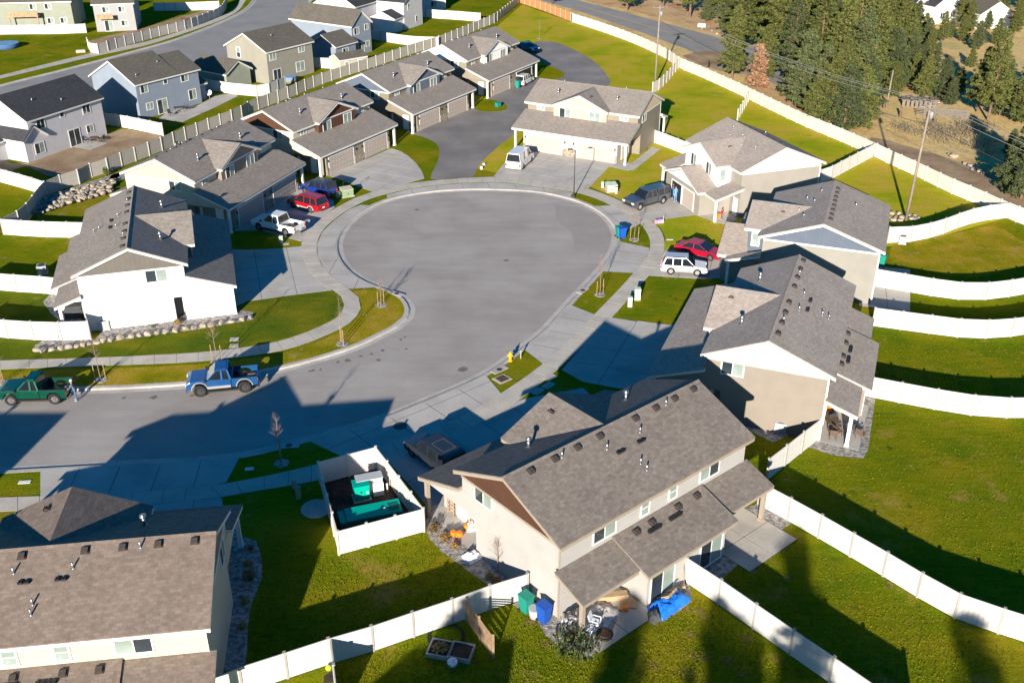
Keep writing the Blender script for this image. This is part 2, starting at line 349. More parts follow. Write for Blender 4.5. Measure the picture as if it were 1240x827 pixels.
def slab_field(name, poly, rot, cu, cv, z, m, parent_kind='structure'):
    """a concrete slab laid in separate panels with open joints; returns the base sheet that carries the panels"""
    holes = [HOLE_APRON] if name == 'driveway_apron' else []
    base = region(name, poly, holes, z-.012, 'joint'); tag(base, kind=parent_kind)
    c, s = math.cos(rot), math.sin(rot)
    us = [p[0]*c+p[1]*s for p in poly]; vs = [-p[0]*s+p[1]*c for p in poly]
    nu = max(1, round((max(us)-min(us))/cu)); nv = max(1, round((max(vs)-min(vs))/cv))
    du = (max(us)-min(us))/nu; dv = (max(vs)-min(vs))/nv; g = .024
    for i in range(nu):
        for j in range(nv):
            u0 = min(us)+i*du+g; u1 = min(us)+(i+1)*du-g; v0 = min(vs)+j*dv+g; v1 = min(vs)+(j+1)*dv-g
            Q = clip_half(poly, c, s, u0); Q = clip_half(Q, -c, -s, -u1) if Q else Q
            Q = clip_half(Q, -s, c, v0) if Q else Q; Q = clip_half(Q, s, -c, -v1) if Q else Q
            if len(Q) < 3 or abs(area(Q)) < .15: continue
            R_ = []
            for q in Q:
                if not R_ or (Vector(q)-Vector(R_[-1])).length > 1e-3: R_.append(q)
            if (Vector(R_[0])-Vector(R_[-1])).length < 1e-3: R_.pop()
            if len(R_) < 3: continue
            region('panel', R_, holes, z, m, base, skirt=.011)
    return base
# ================================================================ GROUND PLAN (surveyed outlines, photograph points -> metres)
def line(P, step=.8): return [tuple(p) for p in smooth_line([G2(p) for p in P], step)]
def poly(P): return [G2(p) for p in P]
lower = [(-260,590),(-90,572),(0,564),(120,557),(213,552.5),(294,545),(353,531),(406,517),(460,501),(500,485),(539,469),(566,457),(592.6,442.6),(620,423),(653,397),(687.8,359.6),(706,341),(725,319.7),(735.7,303.7),(740.5,289),(738,275),(727.7,262.5),(714,253),(693,244),(666.5,237),(640,233),(600,231.2),(566,231),(526,233.5),(486,240),(459.6,249),(433,265),(419.7,281),(415,297),(419.7,313),(433,328.5),(449,338.5),(465,345),(483.5,351),(496,360),(503,373),(499,386),(486,397),(465,408),(440,420),(406,432),(366,443.5),(330,452),(290,460),(229,468.5),(160,473),(114,474.8),(0,478.5),(-90,484),(-260,497)]
ROAD = line(lower, 1.0)
street = poly([(-120,190),(0,165),(110,120),(210,95),(300,62),(350,30),(374,0),(400,-40),(470,-60),(360,-60),(318,-12),(311,0),(298,13),(266,29),(213,49),(159.6,64),(80,85),(0,105),(-120,140)])
STREET = [tuple(p) for p in smooth_line(street, 2.0)]
fence_outer = [(693,27.4),(733,40.5),(770,54.5),(805,71),(822,82.5),(850,94.5),(892.6,114),(908.6,122),(939,137),(970.5,152),(995,162.5),(1020.5,173),(1057,189.5),(1079.6,200.5),(1106,212.5),(1148.8,233.5),(1180.7,247),(1219,264.6),(1262,281),(1330,306)]
FO = poly(fence_outer)
LAWN = [(-300,-60),(300,-60),(300,60),(130,75)]+[(x,y) for x,y in FO[::-1]]+[(G2((660,14))),(G2((632,5))),(G2((640,-40))),(120,560),(-300,560)]
def inflate(P, d):
    ar = area(P); out = []
    n = len(P)
    for i in range(n):
        a, b, c = Vector(P[i-1]), Vector(P[i]), Vector(P[(i+1) % n])
        t = (c-a).normalized(); nn = Vector((t.y, -t.x)) * (1 if ar > 0 else -1)
        out.append(tuple(b+nn*d))
    return out
RI = inflate(ROAD, .60); SI = inflate(STREET, .60); HOLE_APRON = inflate(ROAD, .74)
terrain = region('dry_ground', [(-900,-300),(900,-300),(900,1500),(-900,1500)], [RI, SI], -.03, 'dry_grass'); tag(terrain, kind='structure')
lawn = region('lawn', LAWN, [RI, SI], 0, 'lawn'); tag(lawn, kind='structure')
tag(region('road', inflate(ROAD, .6), [], -.12, 'asphalt'), kind='structure')
tag(region('side_street', inflate(STREET, .4), [], -.10, 'asphalt_grey'), kind='structure')
# county road beyond the outer fence
n_, f_ = poly([(600,-14),(693,11),(770,37),(831,60),(905,90),(1010,128)]), poly([(610,-28),(702,1.3),(760,16),(813,30.6),(879,48),(1010,84)])
tag(region('county_road', n_+f_[::-1], [], -.012, 'asphalt_grey'), kind='structure')
tag(region('gravel_turnout', poly([(826,68),(846,62),(880,64),(905,74),(912,92),(880,88),(850,80)]), [], -.004, 'dirt'), kind='structure')
mk = MB()
a, b = [Vector(p) for p in poly([(600,-20)])][0], [Vector(p) for p in poly([(905,76)])][0]
ce = [((Vector(p)+Vector(q))/2) for p, q in zip(poly([(693,11),(770,37),(831,60)]), poly([(702,1.3),(770,19),(845,38)]))]
for p, q in zip(ce[:-1], ce[1:]):
    t = (q-p).normalized(); nn = Vector((-t.y, t.x))
    for off in (-.12, .12):
        w = .05; mk.face([(*(p+nn*(off-w)), 0.0), (*(q+nn*(off-w)), 0.0), (*(q+nn*(off+w)), 0.0), (*(p+nn*(off+w)), 0.0)])
mat('paint_yellow', (.55,.42,.12), .8, .2, 4)
tag(mk.build('centre_line', 'paint_yellow'), kind='structure')
# kerb: gutter pan, rise and top, swept along the asphalt edge
def kerb(name, P, zlow):
    mb = MB(); ar = area(P); prof = [(-.02,zlow+.010),(.42,zlow+.022),(.56,-.012),(.62,.012),(.98,.016),(.98,-.05)]
    n = len(P); L_ = []
    for i in range(n):
        a, b, c = Vector(P[i-1]), Vector(P[i]), Vector(P[(i+1) % n])
        t = (c-a).normalized(); nn = Vector((t.y, -t.x)) * (1 if ar > 0 else -1)
        L_.append([(b.x+nn.x*(d), b.y+nn.y*(d), z) for d, z in prof])
    k0 = len(prof)
    for r in L_: mb.v += r
    for i in range(n):
        j = (i+1) % n
        for k in range(k0-1):
            q = (i*k0+k, i*k0+k+1, j*k0+k+1, j*k0+k)
            if ar > 0: q = tuple(reversed(q))
            mb.f.append(q); mb.m.append(0); mb.sm.append(False)
    return mb.build(name, 'kerb_concrete')
tag(kerb('kerb', ROAD, -.12), kind='structure'); tag(kerb('street_kerb', STREET, -.10), kind='structure')
# sidewalk ring: matched stations of its two edges -> separate panels
SW = [((-200,446),(-200,456)),((0,437),(0,447.5)),((80,434.5),(80,444.5)),((160,431.5),(160,441.8)),((240,427),(240,438)),((313,418.5),(318,429)),((353,409),(362,419)),((388,395.5),(400,404)),((409,384),(424,391)),((417,370),(437,374)),((413,359),(434,360)),((403.7,352),(422,350)),((385,341),(406,338)),((374.5,327.7),(393,326)),((366.5,311.7),(385,311.7)),((365,295.8),(383.8,296)),((372,280),(390.5,280)),((388,264),(406,265)),((410,250.5),(425,252.5)),((433,239),(446,242)),((459.6,230.5),(468,235.5)),((490,223.5),(496,229)),((526,219),(529,224.5)),((566,216),(567,221.5)),((600,214.6),(599,221)),((630,216),(627,223)),((660,220),(655,227)),((690,224),(684,231)),((711,228.5),(702,234.5)),((733,236),(722,241)),((754,245),(742,250)),((772,256.5),(759.6,259.5)),((787,266.5),(774,270)),((799,278),(782,280)),((804,290),(787,291.5)),((804,303.7),(786.5,304)),((798.5,318),(780,316)),((786,334),(767,331)),((766,356),(749,351)),((741,385),(719.7,381)),((709,416),(690,411)),((677,446),(657,441)),((638,478),(618,469)),((594,506),(574,496)),((547,528),(533,514)),((505,546),(495,529)),((465,560),(455,543)),((425,572),(417,554.5)),((377,583.5),(377,564)),((320,593),(320,577)),((268,602),(255,588.5)),((223,607.5),(226,591.5)),((160,613.5),(160,597)),((48,617.5),(48,601)),((-60,623),(-60,605)),((-200,634),(-200,614))]
A_ = smooth_line([G2(a) for a, b in SW], 1e9); 
def ribbon(S, step, name, m, z, gap=.016, flip=False):
    pa = [Vector(G2(a)) for a, b in S]; pb = [Vector(G2(b)) for a, b in S]
    def cr_(P, i, t):
        a, b, c, d = P[max(i-1,0)], P[i], P[i+1], P[min(i+2, len(P)-1)]
        return .5*((2*b)+(c-a)*t+(2*a-5*b+4*c-d)*t*t+(3*b-a-3*c+d)*t**3)
    rows = []
    for i in range(len(S)-1):
        l = ((pa[i+1]+pb[i+1])-(pa[i]+pb[i])).length/2
        k = max(1, round(l/step))
        for q in range(k): rows.append((cr_(pa, i, q/k), cr_(pb, i, q/k)))
    rows.append((pa[-1], pb[-1]))
    base = MB()
    for (a0, b0), (a1, b1) in zip(rows[:-1], rows[1:]):
        base.face([(*a0, z-.012), (*b0, z-.012), (*b1, z-.012), (*a1, z-.012)] if not flip else [(*a1, z-.012), (*b1, z-.012), (*b0, z-.012), (*a0, z-.012)])
    bo = base.build(name, 'joint'); tag(bo, kind='structure')
    rnd = random.Random(5)
    for (a0, b0), (a1, b1) in zip(rows[:-1], rows[1:]):
        ta = (a1-a0).normalized()*gap; tb = (b1-b0).normalized()*gap
        q = [a0+ta, b0+tb, b1-tb, a1-ta]
        if area(q) < 0: q = q[::-1]
        mb = MB(); mb.prism([(*p, z-.011) for p in q], (0, 0, .011+rnd.uniform(-.002,.002)))
        mb.build('panel', m, bo)
    return bo
ribbon(SW, 1.55, 'sidewalk', 'concrete_b', .034)
# sidewalk along the side street
SW2 = [((-100,117),(-100,121)),((0,92),(0,96)),((52,79),(54,83)),((106,66),(109,70)),((149,57),(152,61)),((186,48.5),(189,52)),((239,31.5),(242,34.5)),((268,20),(272,23)),((284,10.5),(289,13)),((291,0),(297,2)),((300,-16),(307,-15))]
ribbon(SW2, 1.8, 'street_sidewalk', 'concrete_b', .034)
# aprons between sidewalk and kerb, driveways behind
def slabs(name, P, rot, cu=3.0, cv=3.0, z=.026, m='concrete'): return slab_field(name, poly(P), rot, cu, cv, z, m)
def on(pts): return pts
slabs('driveway_apron', [(49,565),(120,558.5),(213,554),(294,547),(274,584),(255,588.5),(226,591.5),(160,597),(49,601)], .1)
slabs('driveway', [(49,618),(160,613.5),(223,607.5),(268,602),(277,640),(272,700),(-20,712),(40,640)], .14)
slabs('driveway_apron', [(366,530),(406,518.5),(460,502.5),(500,486.5),(539,470.5),(566,458.5),(584,449.5),(607,477),(574,496),(533,514),(495,529),(455,543),(417,554.5)], .70)
slabs('driveway', [(629,485),(594,506),(547,528),(505,546),(470,558),(520,616),(560,640),(760,520),(706,470),(650,480)], .70)
slabs('driveway_apron', [(629,419),(653,399),(680,370.5),(686,367.5),(720,381),(690,411),(658,441)], 1.20)
slabs('driveway', [(741,385),(814,394),(862,352),(880,360),(835,470),(749,470.5),(706,462.5),(680,448),(709,416)], 1.20)
slabs('driveway_apron', [(721,328.5),(737,304),(742,291),(786,300.5),(786,306),(780,316),(767,331)], 1.3)
slabs('driveway', [(805,303.5),(822,302.5),(893,308),(893,336),(849,338),(786,334),(798.5,318)], 1.3)
slabs('driveway_apron', [(711.7,250.5),(743.6,248.7),(759.6,259.5),(777,270.5),(760,279),(748,288),(742,288),(739.5,275),(728.5,262)], 1.9)
slabs('driveway', [(754,245),(822,222),(850,222),(880,250),(893,266),(879,272),(868,270),(842,260.6),(786,268),(772,256.5)], 1.9)
slabs('driveway', [(598,214),(620,186),(628,178),(700,185),(765,198),(790,178),(800,181),(768,206),(759,207),(738,202),(713,228),(690,224),(660,220),(630,216)], 2.67)
slabs('driveway_apron', [(468,236.5),(496,229.5),(529,225),(567,222),(599,221.5),(627,223.5),(655,227.5),(684,231.5),(694,234),(688,242),(666.5,236.5),(640,232.3),(600,230.5),(566,230.2),(526,232.7),(486,239),(470,244.5)], .2)
slabs('driveway', [(396,213),(412,218),(433,226),(452,233),(459.6,230.5),(490,223.5),(514,216.5),(511,208),(504,198),(494,189),(484,183),(474,180)], 1.1)
slabs('driveway', [(283,280),(316,279.5),(340,286),(365,293),(372,280),(388,264),(405,252),(404,243),(384,230),(371,224),(330,244)], 1.24)
slabs('driveway', [(278,302),(300,303),(340,301),(365,298.5),(366.5,311.7),(374.5,327.7),(385,341),(402,351.5),(350,358),(300,365),(284,372),(270,330)], 1.85)
ring = [(437,248.5),(424,253.5),(406,266),(390.5,281),(384,296),(385,311.7),(393,326),(406,338),(422,350),(462,348),(470,349),(447,339),(432,329),(418.5,314),(413.5,297),(418,280.5),(431.5,264),(449,253.5),(456,249.5)]
slabs('driveway_apron', ring, 1.5, 3.4, 3.4)
# private lane (dark asphalt) past the far duplexes
lane = [(522,217),(546,216),(571,214.8),(582,198),(603,178),(622,163),(634,142),(655,122),(695,114),(737,104),(733,89),(719.7,75),(698,62),(674.5,52),(656,50.5),(644,52.5),(638,59),(646,68),(664,80),(676,90),(672,96),(650,92),(645,86),(592,106),(590,119),(578,128),(566,122),(497,152),(500,163),(512,166),(529,175),(531.4,191)]
tag(region('private_lane', [tuple(p) for p in smooth_line(poly(lane), 1.0, True)], [], .012, 'asphalt_dark'), kind='structure')
tag(region('lane_island', [tuple(p) for p in smooth_line(poly([(573,128),(583,121),(600,122),(613,128),(611,134),(592,136),(578,134)]), .8, True)], [], .03, 'lawn_rich', skirt=.05), kind='structure')
tag(region('lane_lawn', [tuple(p) for p in smooth_line(poly([(650,80),(664,80),(680,87),(683,92),(676,96),(655,97),(640,90)]), .8, True)], [], .03, 'lawn_rich', skirt=.05), kind='structure')
# gravel and soil beds, patios
def bed(name, P, m='gravel', z=.012, sm=True):
    Q = [tuple(p) for p in smooth_line(poly(P), .7, True)] if sm else poly(P)
    return tag(region(name, Q, [RI] if 'lawn' in name else [], z, m), kind='structure')
bed('gravel_bed', [(272,640),(295,650),(310,655),(317,680),(316,703),(305,730),(300.5,756),(299,790),(296,812),(270,812)])
bed('gravel_bed', [(513,636),(520,652),(535,668),(557,684),(575,697),(594,710),(612,724),(640,725),(680,745),(690,720),(570,640),(537,618),(520,622)], sm=False)
bed('gravel_bed', [(620,731.7),(636,741),(650.5,752),(660.6,769),(680.7,785),(702,794),(717,795),(725,780),(690,735),(640,722)], sm=False)
bed('gravel_bed', [(785,750),(790,757),(808,750),(822,740.7),(838,727),(833,700),(806,690),(776,715)], sm=False)
bed('gravel_bed', [(847,677),(879,662),(893,676),(893,684),(874,701),(862,700),(840,684)], sm=False, z=.015)
bed('gravel_bed', [(922,608),(962,632),(943,643),(902,616)], sm=False, z=.015)
slabs('entry_slab', [(518,622),(537,612),(552,607),(590,640),(580,668),(569,666),(544,644)], .70, 2.5, 2.5, .05)
bed('gravel_bed', [(975,540),(1007,551),(1045,555),(1051,546),(1060,482),(1045,478),(1000,500)], z=.012, sm=False)
slabs('patio', [(983,532),(1012,540),(1040,546),(1045,520),(1052,492),(1020,480),(990,500)], 1.2, 3, 3, .05)
bed('gravel_bed', [(905,520),(935,536),(986,514),(975,495),(900,505)], sm=False)
slabs('patio', [(1050,322),(1102,327),(1102,377),(1040,371)], 1.3, 3.2, 3.2, .05)
bed('gravel_bed', [(44,426),(42,418),(56,410),(82,411),(116,411),(130,394),(280,374),(306,378),(307,387),(283,391),(240,399),(200,404),(158,410),(120,416),(80,424)], sm=False)
bed('gravel_bed', [(60,357),(52,366),(62,380),(78,394),(100,398),(98,372),(76,352)], sm=False)
bed('gravel_bed', [(38,258),(44,240),(57,238),(98,224),(134,212),(150,208),(142,216),(110,232),(62,256),(46,262)], sm=False)
bed('bare_soil', [(0,194),(34,197),(130,163),(150,157),(175,161),(196,167),(165,184),(120,199),(66,214),(30,202),(0,214),(-30,205)], 'dirt')
bed('bare_soil', [(107,50),(128,44),(176,34),(220,20),(268,8),(272,14),(222,35),(180,47),(145,58),(115,66)], 'dirt', sm=False)
bed('gravel_bed', [(134,213),(165,201),(197,188.5),(226,176),(257,163.5),(290,150),(303,154),(262,172),(230,184),(200,196),(170,208),(140,220)])
bed('bare_soil', [(392,818),(403,812),(408,819),(404,826),(392,826)], 'soil_dark')
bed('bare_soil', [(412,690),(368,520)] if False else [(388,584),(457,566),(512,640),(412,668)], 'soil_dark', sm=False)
slabs('patio', [(85,178),(106,170),(131,174),(110,182)], .6, 2.5, 2.5, .05)
slabs('patio', [(191,145),(206,134),(240,128),(262,116),(285,114),(288,117),(262,130),(222,148)], .7, 3, 3, .04)
tag(region('dirt_track', [tuple(p) for p in smooth_line(poly([(1055,166),(1095,176),(1150,192),(1202,212),(1260,228),(1330,255),(1330,300),(1262,276),(1221,260),(1182,243),(1150,230),(1108,209),(1080,197),(1058,186)]), 2, True)], [], -.016, 'dirt'), kind='structure')
tag(region('forest_floor', [tuple(p) for p in smooth_line(poly([(700,-4),(760,12),(820,29),(880,46),(905,80),(900,112),(950,138),(1000,157),(1025,160),(1045,140),(1060,110),(1060,60),(1060,10),(1000,-30),(860,-60),(700,-40)]), 3, True)], [], -.020, 'needle_litter'), kind='structure')
tag(region('dry_lawn', [tuple(p) for p in smooth_line(poly([(1082,296),(1120,290),(1170,280),(1205,273),(1235,290),(1300,315),(1300,330),(1240,322),(1180,337),(1110,325),(1080,318)]), 1.5, True)], [], .006, 'lawn_dry'), kind='structure')
tag(region('verge', [tuple(p) for p in smooth_line(poly([(-150,461),(0,451),(80,447.5),(160,445),(240,441),(318,432),(362,422),(400,407),(424,394),(438,376),(436,362),(426,353),(462,351),(482,356),(492,366),(495,376),(488,388),(470,399),(438,413),(400,426),(350,441),(290,453),(229,463),(114,469),(0,473),(-150,482)]), 1.2, True)], [RI], .006, 'lawn_dry'), kind='structure')

def turf(name, P, m, z=.004, sm=False): return bed(name, P, m, z, sm)
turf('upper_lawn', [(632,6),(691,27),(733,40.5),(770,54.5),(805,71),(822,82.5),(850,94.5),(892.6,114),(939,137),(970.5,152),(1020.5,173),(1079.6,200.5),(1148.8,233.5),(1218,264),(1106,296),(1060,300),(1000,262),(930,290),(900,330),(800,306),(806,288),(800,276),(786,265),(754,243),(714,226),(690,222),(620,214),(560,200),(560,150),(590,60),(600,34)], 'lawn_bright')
turf('left_lawn', [(0,436),(160,430.5),(266,424),(313,417),(353,407.5),(388,394),(408,383),(416,370),(412,359),(402.5,353),(350,358),(300,365),(284,372),(283,380),(250,372),(60,400),(0,404),(-80,404),(-80,440)], 'lawn_green')
turf('left_lawn', [(0,354),(64,357),(90,400),(52,412),(0,409),(-60,405),(-60,350)], 'lawn_green')
tag(region('asphalt_patch', poly([(672,247),(700,250),(722,262),(733,276),(736,292),(720,300),(698,302),(692,280),(674,266)]), [], -.116, mat('asphalt_worn', (.30,.27,.255), .9, .06, .6, coords='World', col2=(.315,.29,.275))), kind='structure')
rk = random.Random(31)
mat('stain', (.16,.145,.135), .9, .2, 3)
def stain(px, py, r, n=9):
    x, y = G2((px, py)); tag(region('oil_stain', [(x+r*rk.uniform(.6,1.1)*math.cos(6.283*k/n), y+r*rk.uniform(.6,1.1)*math.sin(6.283*k/n)) for k in range(n)], [], -.113, 'stain'), kind='structure')
for px, py, r in [(150,480,.22),(186,479.5,.32),(232,477,.2),(421,435,.35),(409,437,.18),(437,430,.2),(450,427,.18),(463,423,.25),(458,434.5,.25),(485,410,.2),(490,407,.15),(379,447,.2),(388,446,.18),(375,448,.15),(340,456,.2),(345,455,.15),(613,314,.3),(505,253,.3),(492,421,.15),(560,446,.5)]: stain(px, py, r)
# ================================================================ HOUSES
FASC = .22
def roof_slab(P, roofm, trimm, parent, th=.09, name='roof', fascia=True, inset=.03):
    """P: top-surface corners of one roof plane (counter-clockwise from above). Shingle layer, and the boarded edge under it."""
    P = [Vector(p) for p in P]
    MB().prism([p-Vector((0,0,th)) for p in P], (0,0,th), 0).build(name, roofm, parent)
    if fascia:
        c = sum(P, Vector())/len(P)
        Q = []
        for p in P:
            d = c-p; d.z = 0; d = d.normalized()*inset; 
            Q.append(p+d)
        # keep heights on the plane
        n = (P[1]-P[0]).cross(P[2]-P[0]).normalized()
        Q = [Vector((q.x, q.y, P[0].z-(n.x*(q.x-P[0].x)+n.y*(q.y-P[0].y))/n.z)) for q in Q]
        MB().prism([q-Vector((0,0,th+FASC)) for q in Q], (0,0,FASC-.004), 0).build('fascia', trimm, parent)
def window(parent, at, w, h, ax, trimm='trim_white', panes=2, left='glass', right='blind', tw=.10, vert=False):
    """at = centre on the wall face; ax = direction the window faces ('u+','u-','v+','v-'), local axes"""
    rz = {'v-': 0, 'u+': math.pi/2, 'v+': math.pi, 'u-': -math.pi/2}[ax]
    def mk():
        m = MB(); t = tw
        m.box(-w/2-t, w/2+t, -.045, .0, -h/2-t, -h/2); m.box(-w/2-t, w/2+t, -.045, .0, h/2, h/2+t)
        m.box(-w/2-t, -w/2, -.043, .0, -h/2, h/2); m.box(w/2, w/2+t, -.043, .0, -h/2, h/2)
        if panes == 2 and not vert: m.box(-.03, .03, -.04, 0, -h/2, h/2)
        if panes == 2 and vert: m.box(-w/2, w/2, -.04, 0, -.03, .03)
        return m.mesh('window', trimm)
    f = link('window', cached(('win', w, h, trimm, panes, vert, tw), mk), parent, TR(at[0], at[1], at[2], rz))
    if panes == 1: spec = [(-w/2, w/2, -h/2, h/2, left)]
    elif vert: spec = [(-w/2, w/2, -h/2, -.03, left), (-w/2, w/2, .03, h/2, right)]
    else: spec = [(-w/2, -.03, -h/2, h/2, left), (.03, w/2, -h/2, h/2, right)]
    for x0, x1, z0, z1, mm in spec:
        me = cached(('pane', x0, x1, z0, z1, mm), lambda: MB().box(x0, x1, -.022, -.002, z0, z1).mesh('pane', mm))
        link('pane', me, f)
    return f
def vent_box(parent, u, v, z, slope_dir, tilt):
    me = cached('ventbox', lambda: MB().prism([(-.21,-.21,0),(.21,-.21,0),(.21,.21,0),(-.21,.21,0)], (0,0,.05)).prism([(-.15,-.17,.05),(.15,-.17,.05),(.15,-.17,.15),(-.15,-.17,.15)], (0,.31,0)).mesh('roof_vent', 'vent_dark'))
    M = Matrix.Translation((u, v, z)) @ Matrix.Rotation(slope_dir, 4, 'Z') @ Matrix.Rotation(tilt, 4, 'X')
    link('roof_vent', me, parent, M)
def vent_pipe(parent, u, v, z, h=.45, r=.06, cap=False):
    def mk():
        m = MB().tube((0,0,-.1), (0,0,h), r, n=8)
        m.tube((0,0,-.05), (0,0,.04), r*1.9, r*1.2, n=8)
        if cap: m.tube((0,0,h+.02), (0,0,h+.16), r*1.9, r*1.9, n=10); m.tube((0,0,h+.16), (0,0,h+.24), r*1.9, r*.4, n=10)
        return m.mesh('vent_pipe', 'galv')
    link('chimney_flue' if cap else 'vent_pipe', cached(('pipe', h, r, cap), mk), parent, TR(u, v, z))
def vent_cap(parent, u, v, z):
    me = cached('cap', lambda: MB().box(-.1,.1,-.1,.1,0,.14).box(-.12,.12,-.16,-.1,.05,.16).mesh('vent_cap', 'black_plastic'))
    link('vent_cap', me, parent, TR(u, v, z))
def downpipe(parent, u, v, z, m):
    MB().box(u-.04, u+.04, v-.03, v+.03, .1, z).box(u-.04,u+.04,v-.2,v+.03,.05,.13).build('downpipe', m, parent)
def rail(parent, p0, p1, m='trim_white'): MB().box(min(p0[0],p1[0]), max(p0[0],p1[0]), min(p0[1],p1[1])-.0, max(p0[1],p1[1]), p0[2]-.06, p0[2]+.06).build('gutter', m, parent)
def garage(parent, u, v, w, m='garage_door', trim='trim_white', open_=False, h=2.15):
    """garage door in the wall face at v, facing +v"""
    MB().box(u-w/2-.14, u-w/2, v, v+.05, 0, h).box(u+w/2, u+w/2+.14, v, v+.05, 0, h).box(u-w/2-.14, u+w/2+.14, v, v+.052, h, h+.16).build('garage_trim', trim, parent)
    if open_:
        MB().box(u-w/2, u+w/2, v, v+.02, 0, h).build('garage_shade_sheet', 'black_plastic', parent); return  # dark sheet in the doorway: the garage's inner shade as plain colour
    g = MB().box(u-w/2, u+w/2, v-.02, v+.012, .0, h).build('garage_door', m, parent)
    n = 4
    def mk():
        b = MB(); hh = h/n
        b.box(-w/2+.02, w/2-.02, 0, .02, .02, hh-.02)
        k = max(4, int(w/.6))
        for q in range(k):
            x0 = -w/2+.1+q*(w-.2)/k; x1 = x0+(w-.2)/k-.1
            b.box(x0, x1, .02, .032, .09, hh-.09)
        return b.mesh('door_panel', m)
    me = cached(('gp', w, h, m), mk)
    for k in range(n): link('door_panel', me, g, TR(u, v+.012, k*h/n))
def duplex(label, X, Y, rot, side='side_greige', gable=None, cross=None, trim='trim_white', roofm='roof_taupe', L2=8.2, front=None, back=True, gband=None, blinds=None, posts='trim_white', group='twin-unit houses with taupe roofs round the turning circle', side_windows=(), entry='door_white', garage_open=None, doors='garage_door', zr=7.52, rot_noise=0, vents=True, fr_pan=None):
    t = thing('duplex_house', label, 'house', (X, Y, 0), rot, group)
    gable = gable or side; cross = cross or side; front = front or side; gband = gband or trim
    ze, Wf, Wb, cg = 5.52, 4.66, 4.87, 4.06; s = (zr-ze)/Wf; sb = (zr-ze)/Wb
    e = L2-.38                                              # end walls
    vf, vb = Wf-.42, -Wb+.42
    top = lambda v: zr-(s*v if v > 0 else -sb*v)-.32
    # walls: ground floor, upper floor with gable ends
    prof = [(vb,0),(2.98,0),(2.98,2.62),(vf,2.62),(vf,top(vf)),(0,top(0)),(vb,top(vb))]
    MB().prism([(-e, v, z) for v, z in prof], (2*e, 0, 0)).build('wall', side, t)
    # front garage body
    gw = 6.62; gz, gv, gt = 2.95, 8.46, 4.42
    gs = (gt-gz)/(gv-vf)
    MB().prism([(-gw, v, z) for v, z in [(2.99,0),(8.02,0),(8.02,2.62),(2.99,2.61)]], (2*gw,0,0)).build('garage_wall', front, t)
    # porch beam and lean-to roof ends
    for k in (-1, 1):
        x = k*(L2-.42)
        MB().prism([(x-.06, 3.0, 2.63), (x-.06, 8.15, 2.63), (x-.06, 8.15, gz+gs*.3-.32), (x-.06, vf, gt-.33), (x-.06, 3.0, gt-.33)], (.12,0,0)).build('porch_gable', side, t)
        MB().box(x-.13, x+.13, 7.89, 8.15, 0, 2.63).box(x-.17,x+.17,7.85,8.19,0,.18).build('post', posts, t)
    MB().box(-L2+.3, L2-.3, 8.03, 8.16, 2.63, 2.9).build('beam', trim, t)
    MB().box(-L2+.4, L2-.4, 3.0, 8.03, 2.62, 2.66).build('porch_ceiling', trim, t)
    # roofs
    roof_slab([(-L2,Wf,ze),(-L2,0,zr),(L2,0,zr),(L2,Wf,ze)][::-1] if False else [(-L2,0,zr),(L2,0,zr),(L2,Wf,ze),(-L2,Wf,ze)], roofm, trim, t)
    roof_slab([(-L2,-Wb,ze),(L2,-Wb,ze),(L2,0,zr),(-L2,0,zr)], roofm, trim, t)
    MB().prism([(-L2,-.14,zr-.14*sb+.012),(L2,-.14,zr-.14*sb+.012),(L2,0,zr+.035),(-L2,0,zr+.035)],(0,0,.012)).prism([(-L2,0,zr+.035),(L2,0,zr+.035),(L2,.14,zr-.14*s+.012),(-L2,.14,zr-.14*s+.012)],(0,0,.012)).build('ridge_cap', roofm, t)
    roof_slab([(-L2,vf-.02,gt),(L2,vf-.02,gt),(L2,gv,gz),(-L2,gv,gz)], roofm, trim, t)
    zc = zr-.13; cz = zc-s*cg; vr = .13/s
    for k in (-1, 1):
        q = [(0,5.31,zc),(0,vr,zc),(k*cg,(zr-cz)/s,cz),(k*cg,5.31,cz)]
        roof_slab(q if k < 0 else q[::-1], roofm, trim, t, name='dormer_roof')
    MB().prism([(-3.72,4.9,3.9),(3.72,4.9,3.9),(3.72,4.9,zc-s*3.72-.33),(0,4.9,zc-.33),(-3.72,4.9,zc-s*3.72-.33)], (0,-.9,0)).build('dormer_wall', cross, t)
    MB().prism([(-3.74,4.94,cz-.14),(3.74,4.94,cz-.14),(3.4,4.94,cz+.02),(-3.4,4.94,cz+.02)], (0,-.045,0)).build('dormer_band', trim, t)
    # gable cladding + band on both ends
    for k in (-1, 1):
        x = k*e; d = k*.05
        zb = ze-.28
        MB().prism([(x, vb-.0, zb), (x, vf+.0, zb), (x, 0, top(0)+.02)], (d,0,0)).build('gable_cladding', gable, t)
        MB().box(min(x, x+d*1.6), max(x, x+d*1.6), vb+.02, vf-.02, zb-.16, zb).build('gable_band', gband, t)
        MB().box(min(x, x+k*.03), max(x, x+k*.03), vb-.02, vb+.10, .0, zb-.16).build('corner_board', trim, t)
    # front windows (upper)
    bl = blinds or [('glass','blind'),('blind','blind')]
    window(t, (2.1,4.902,4.72), 1.5, 1.15, 'v+', left=bl[0][0], right=bl[0][1]); window(t, (-2.1,4.902,4.72), 1.5, 1.15, 'v+', left=bl[1][0], right=bl[1][1])
    for k in (-1, 1): window(t, (k*5.9, vf+.002, 4.88), .95, .62, 'v+', left='blind', right='blind')
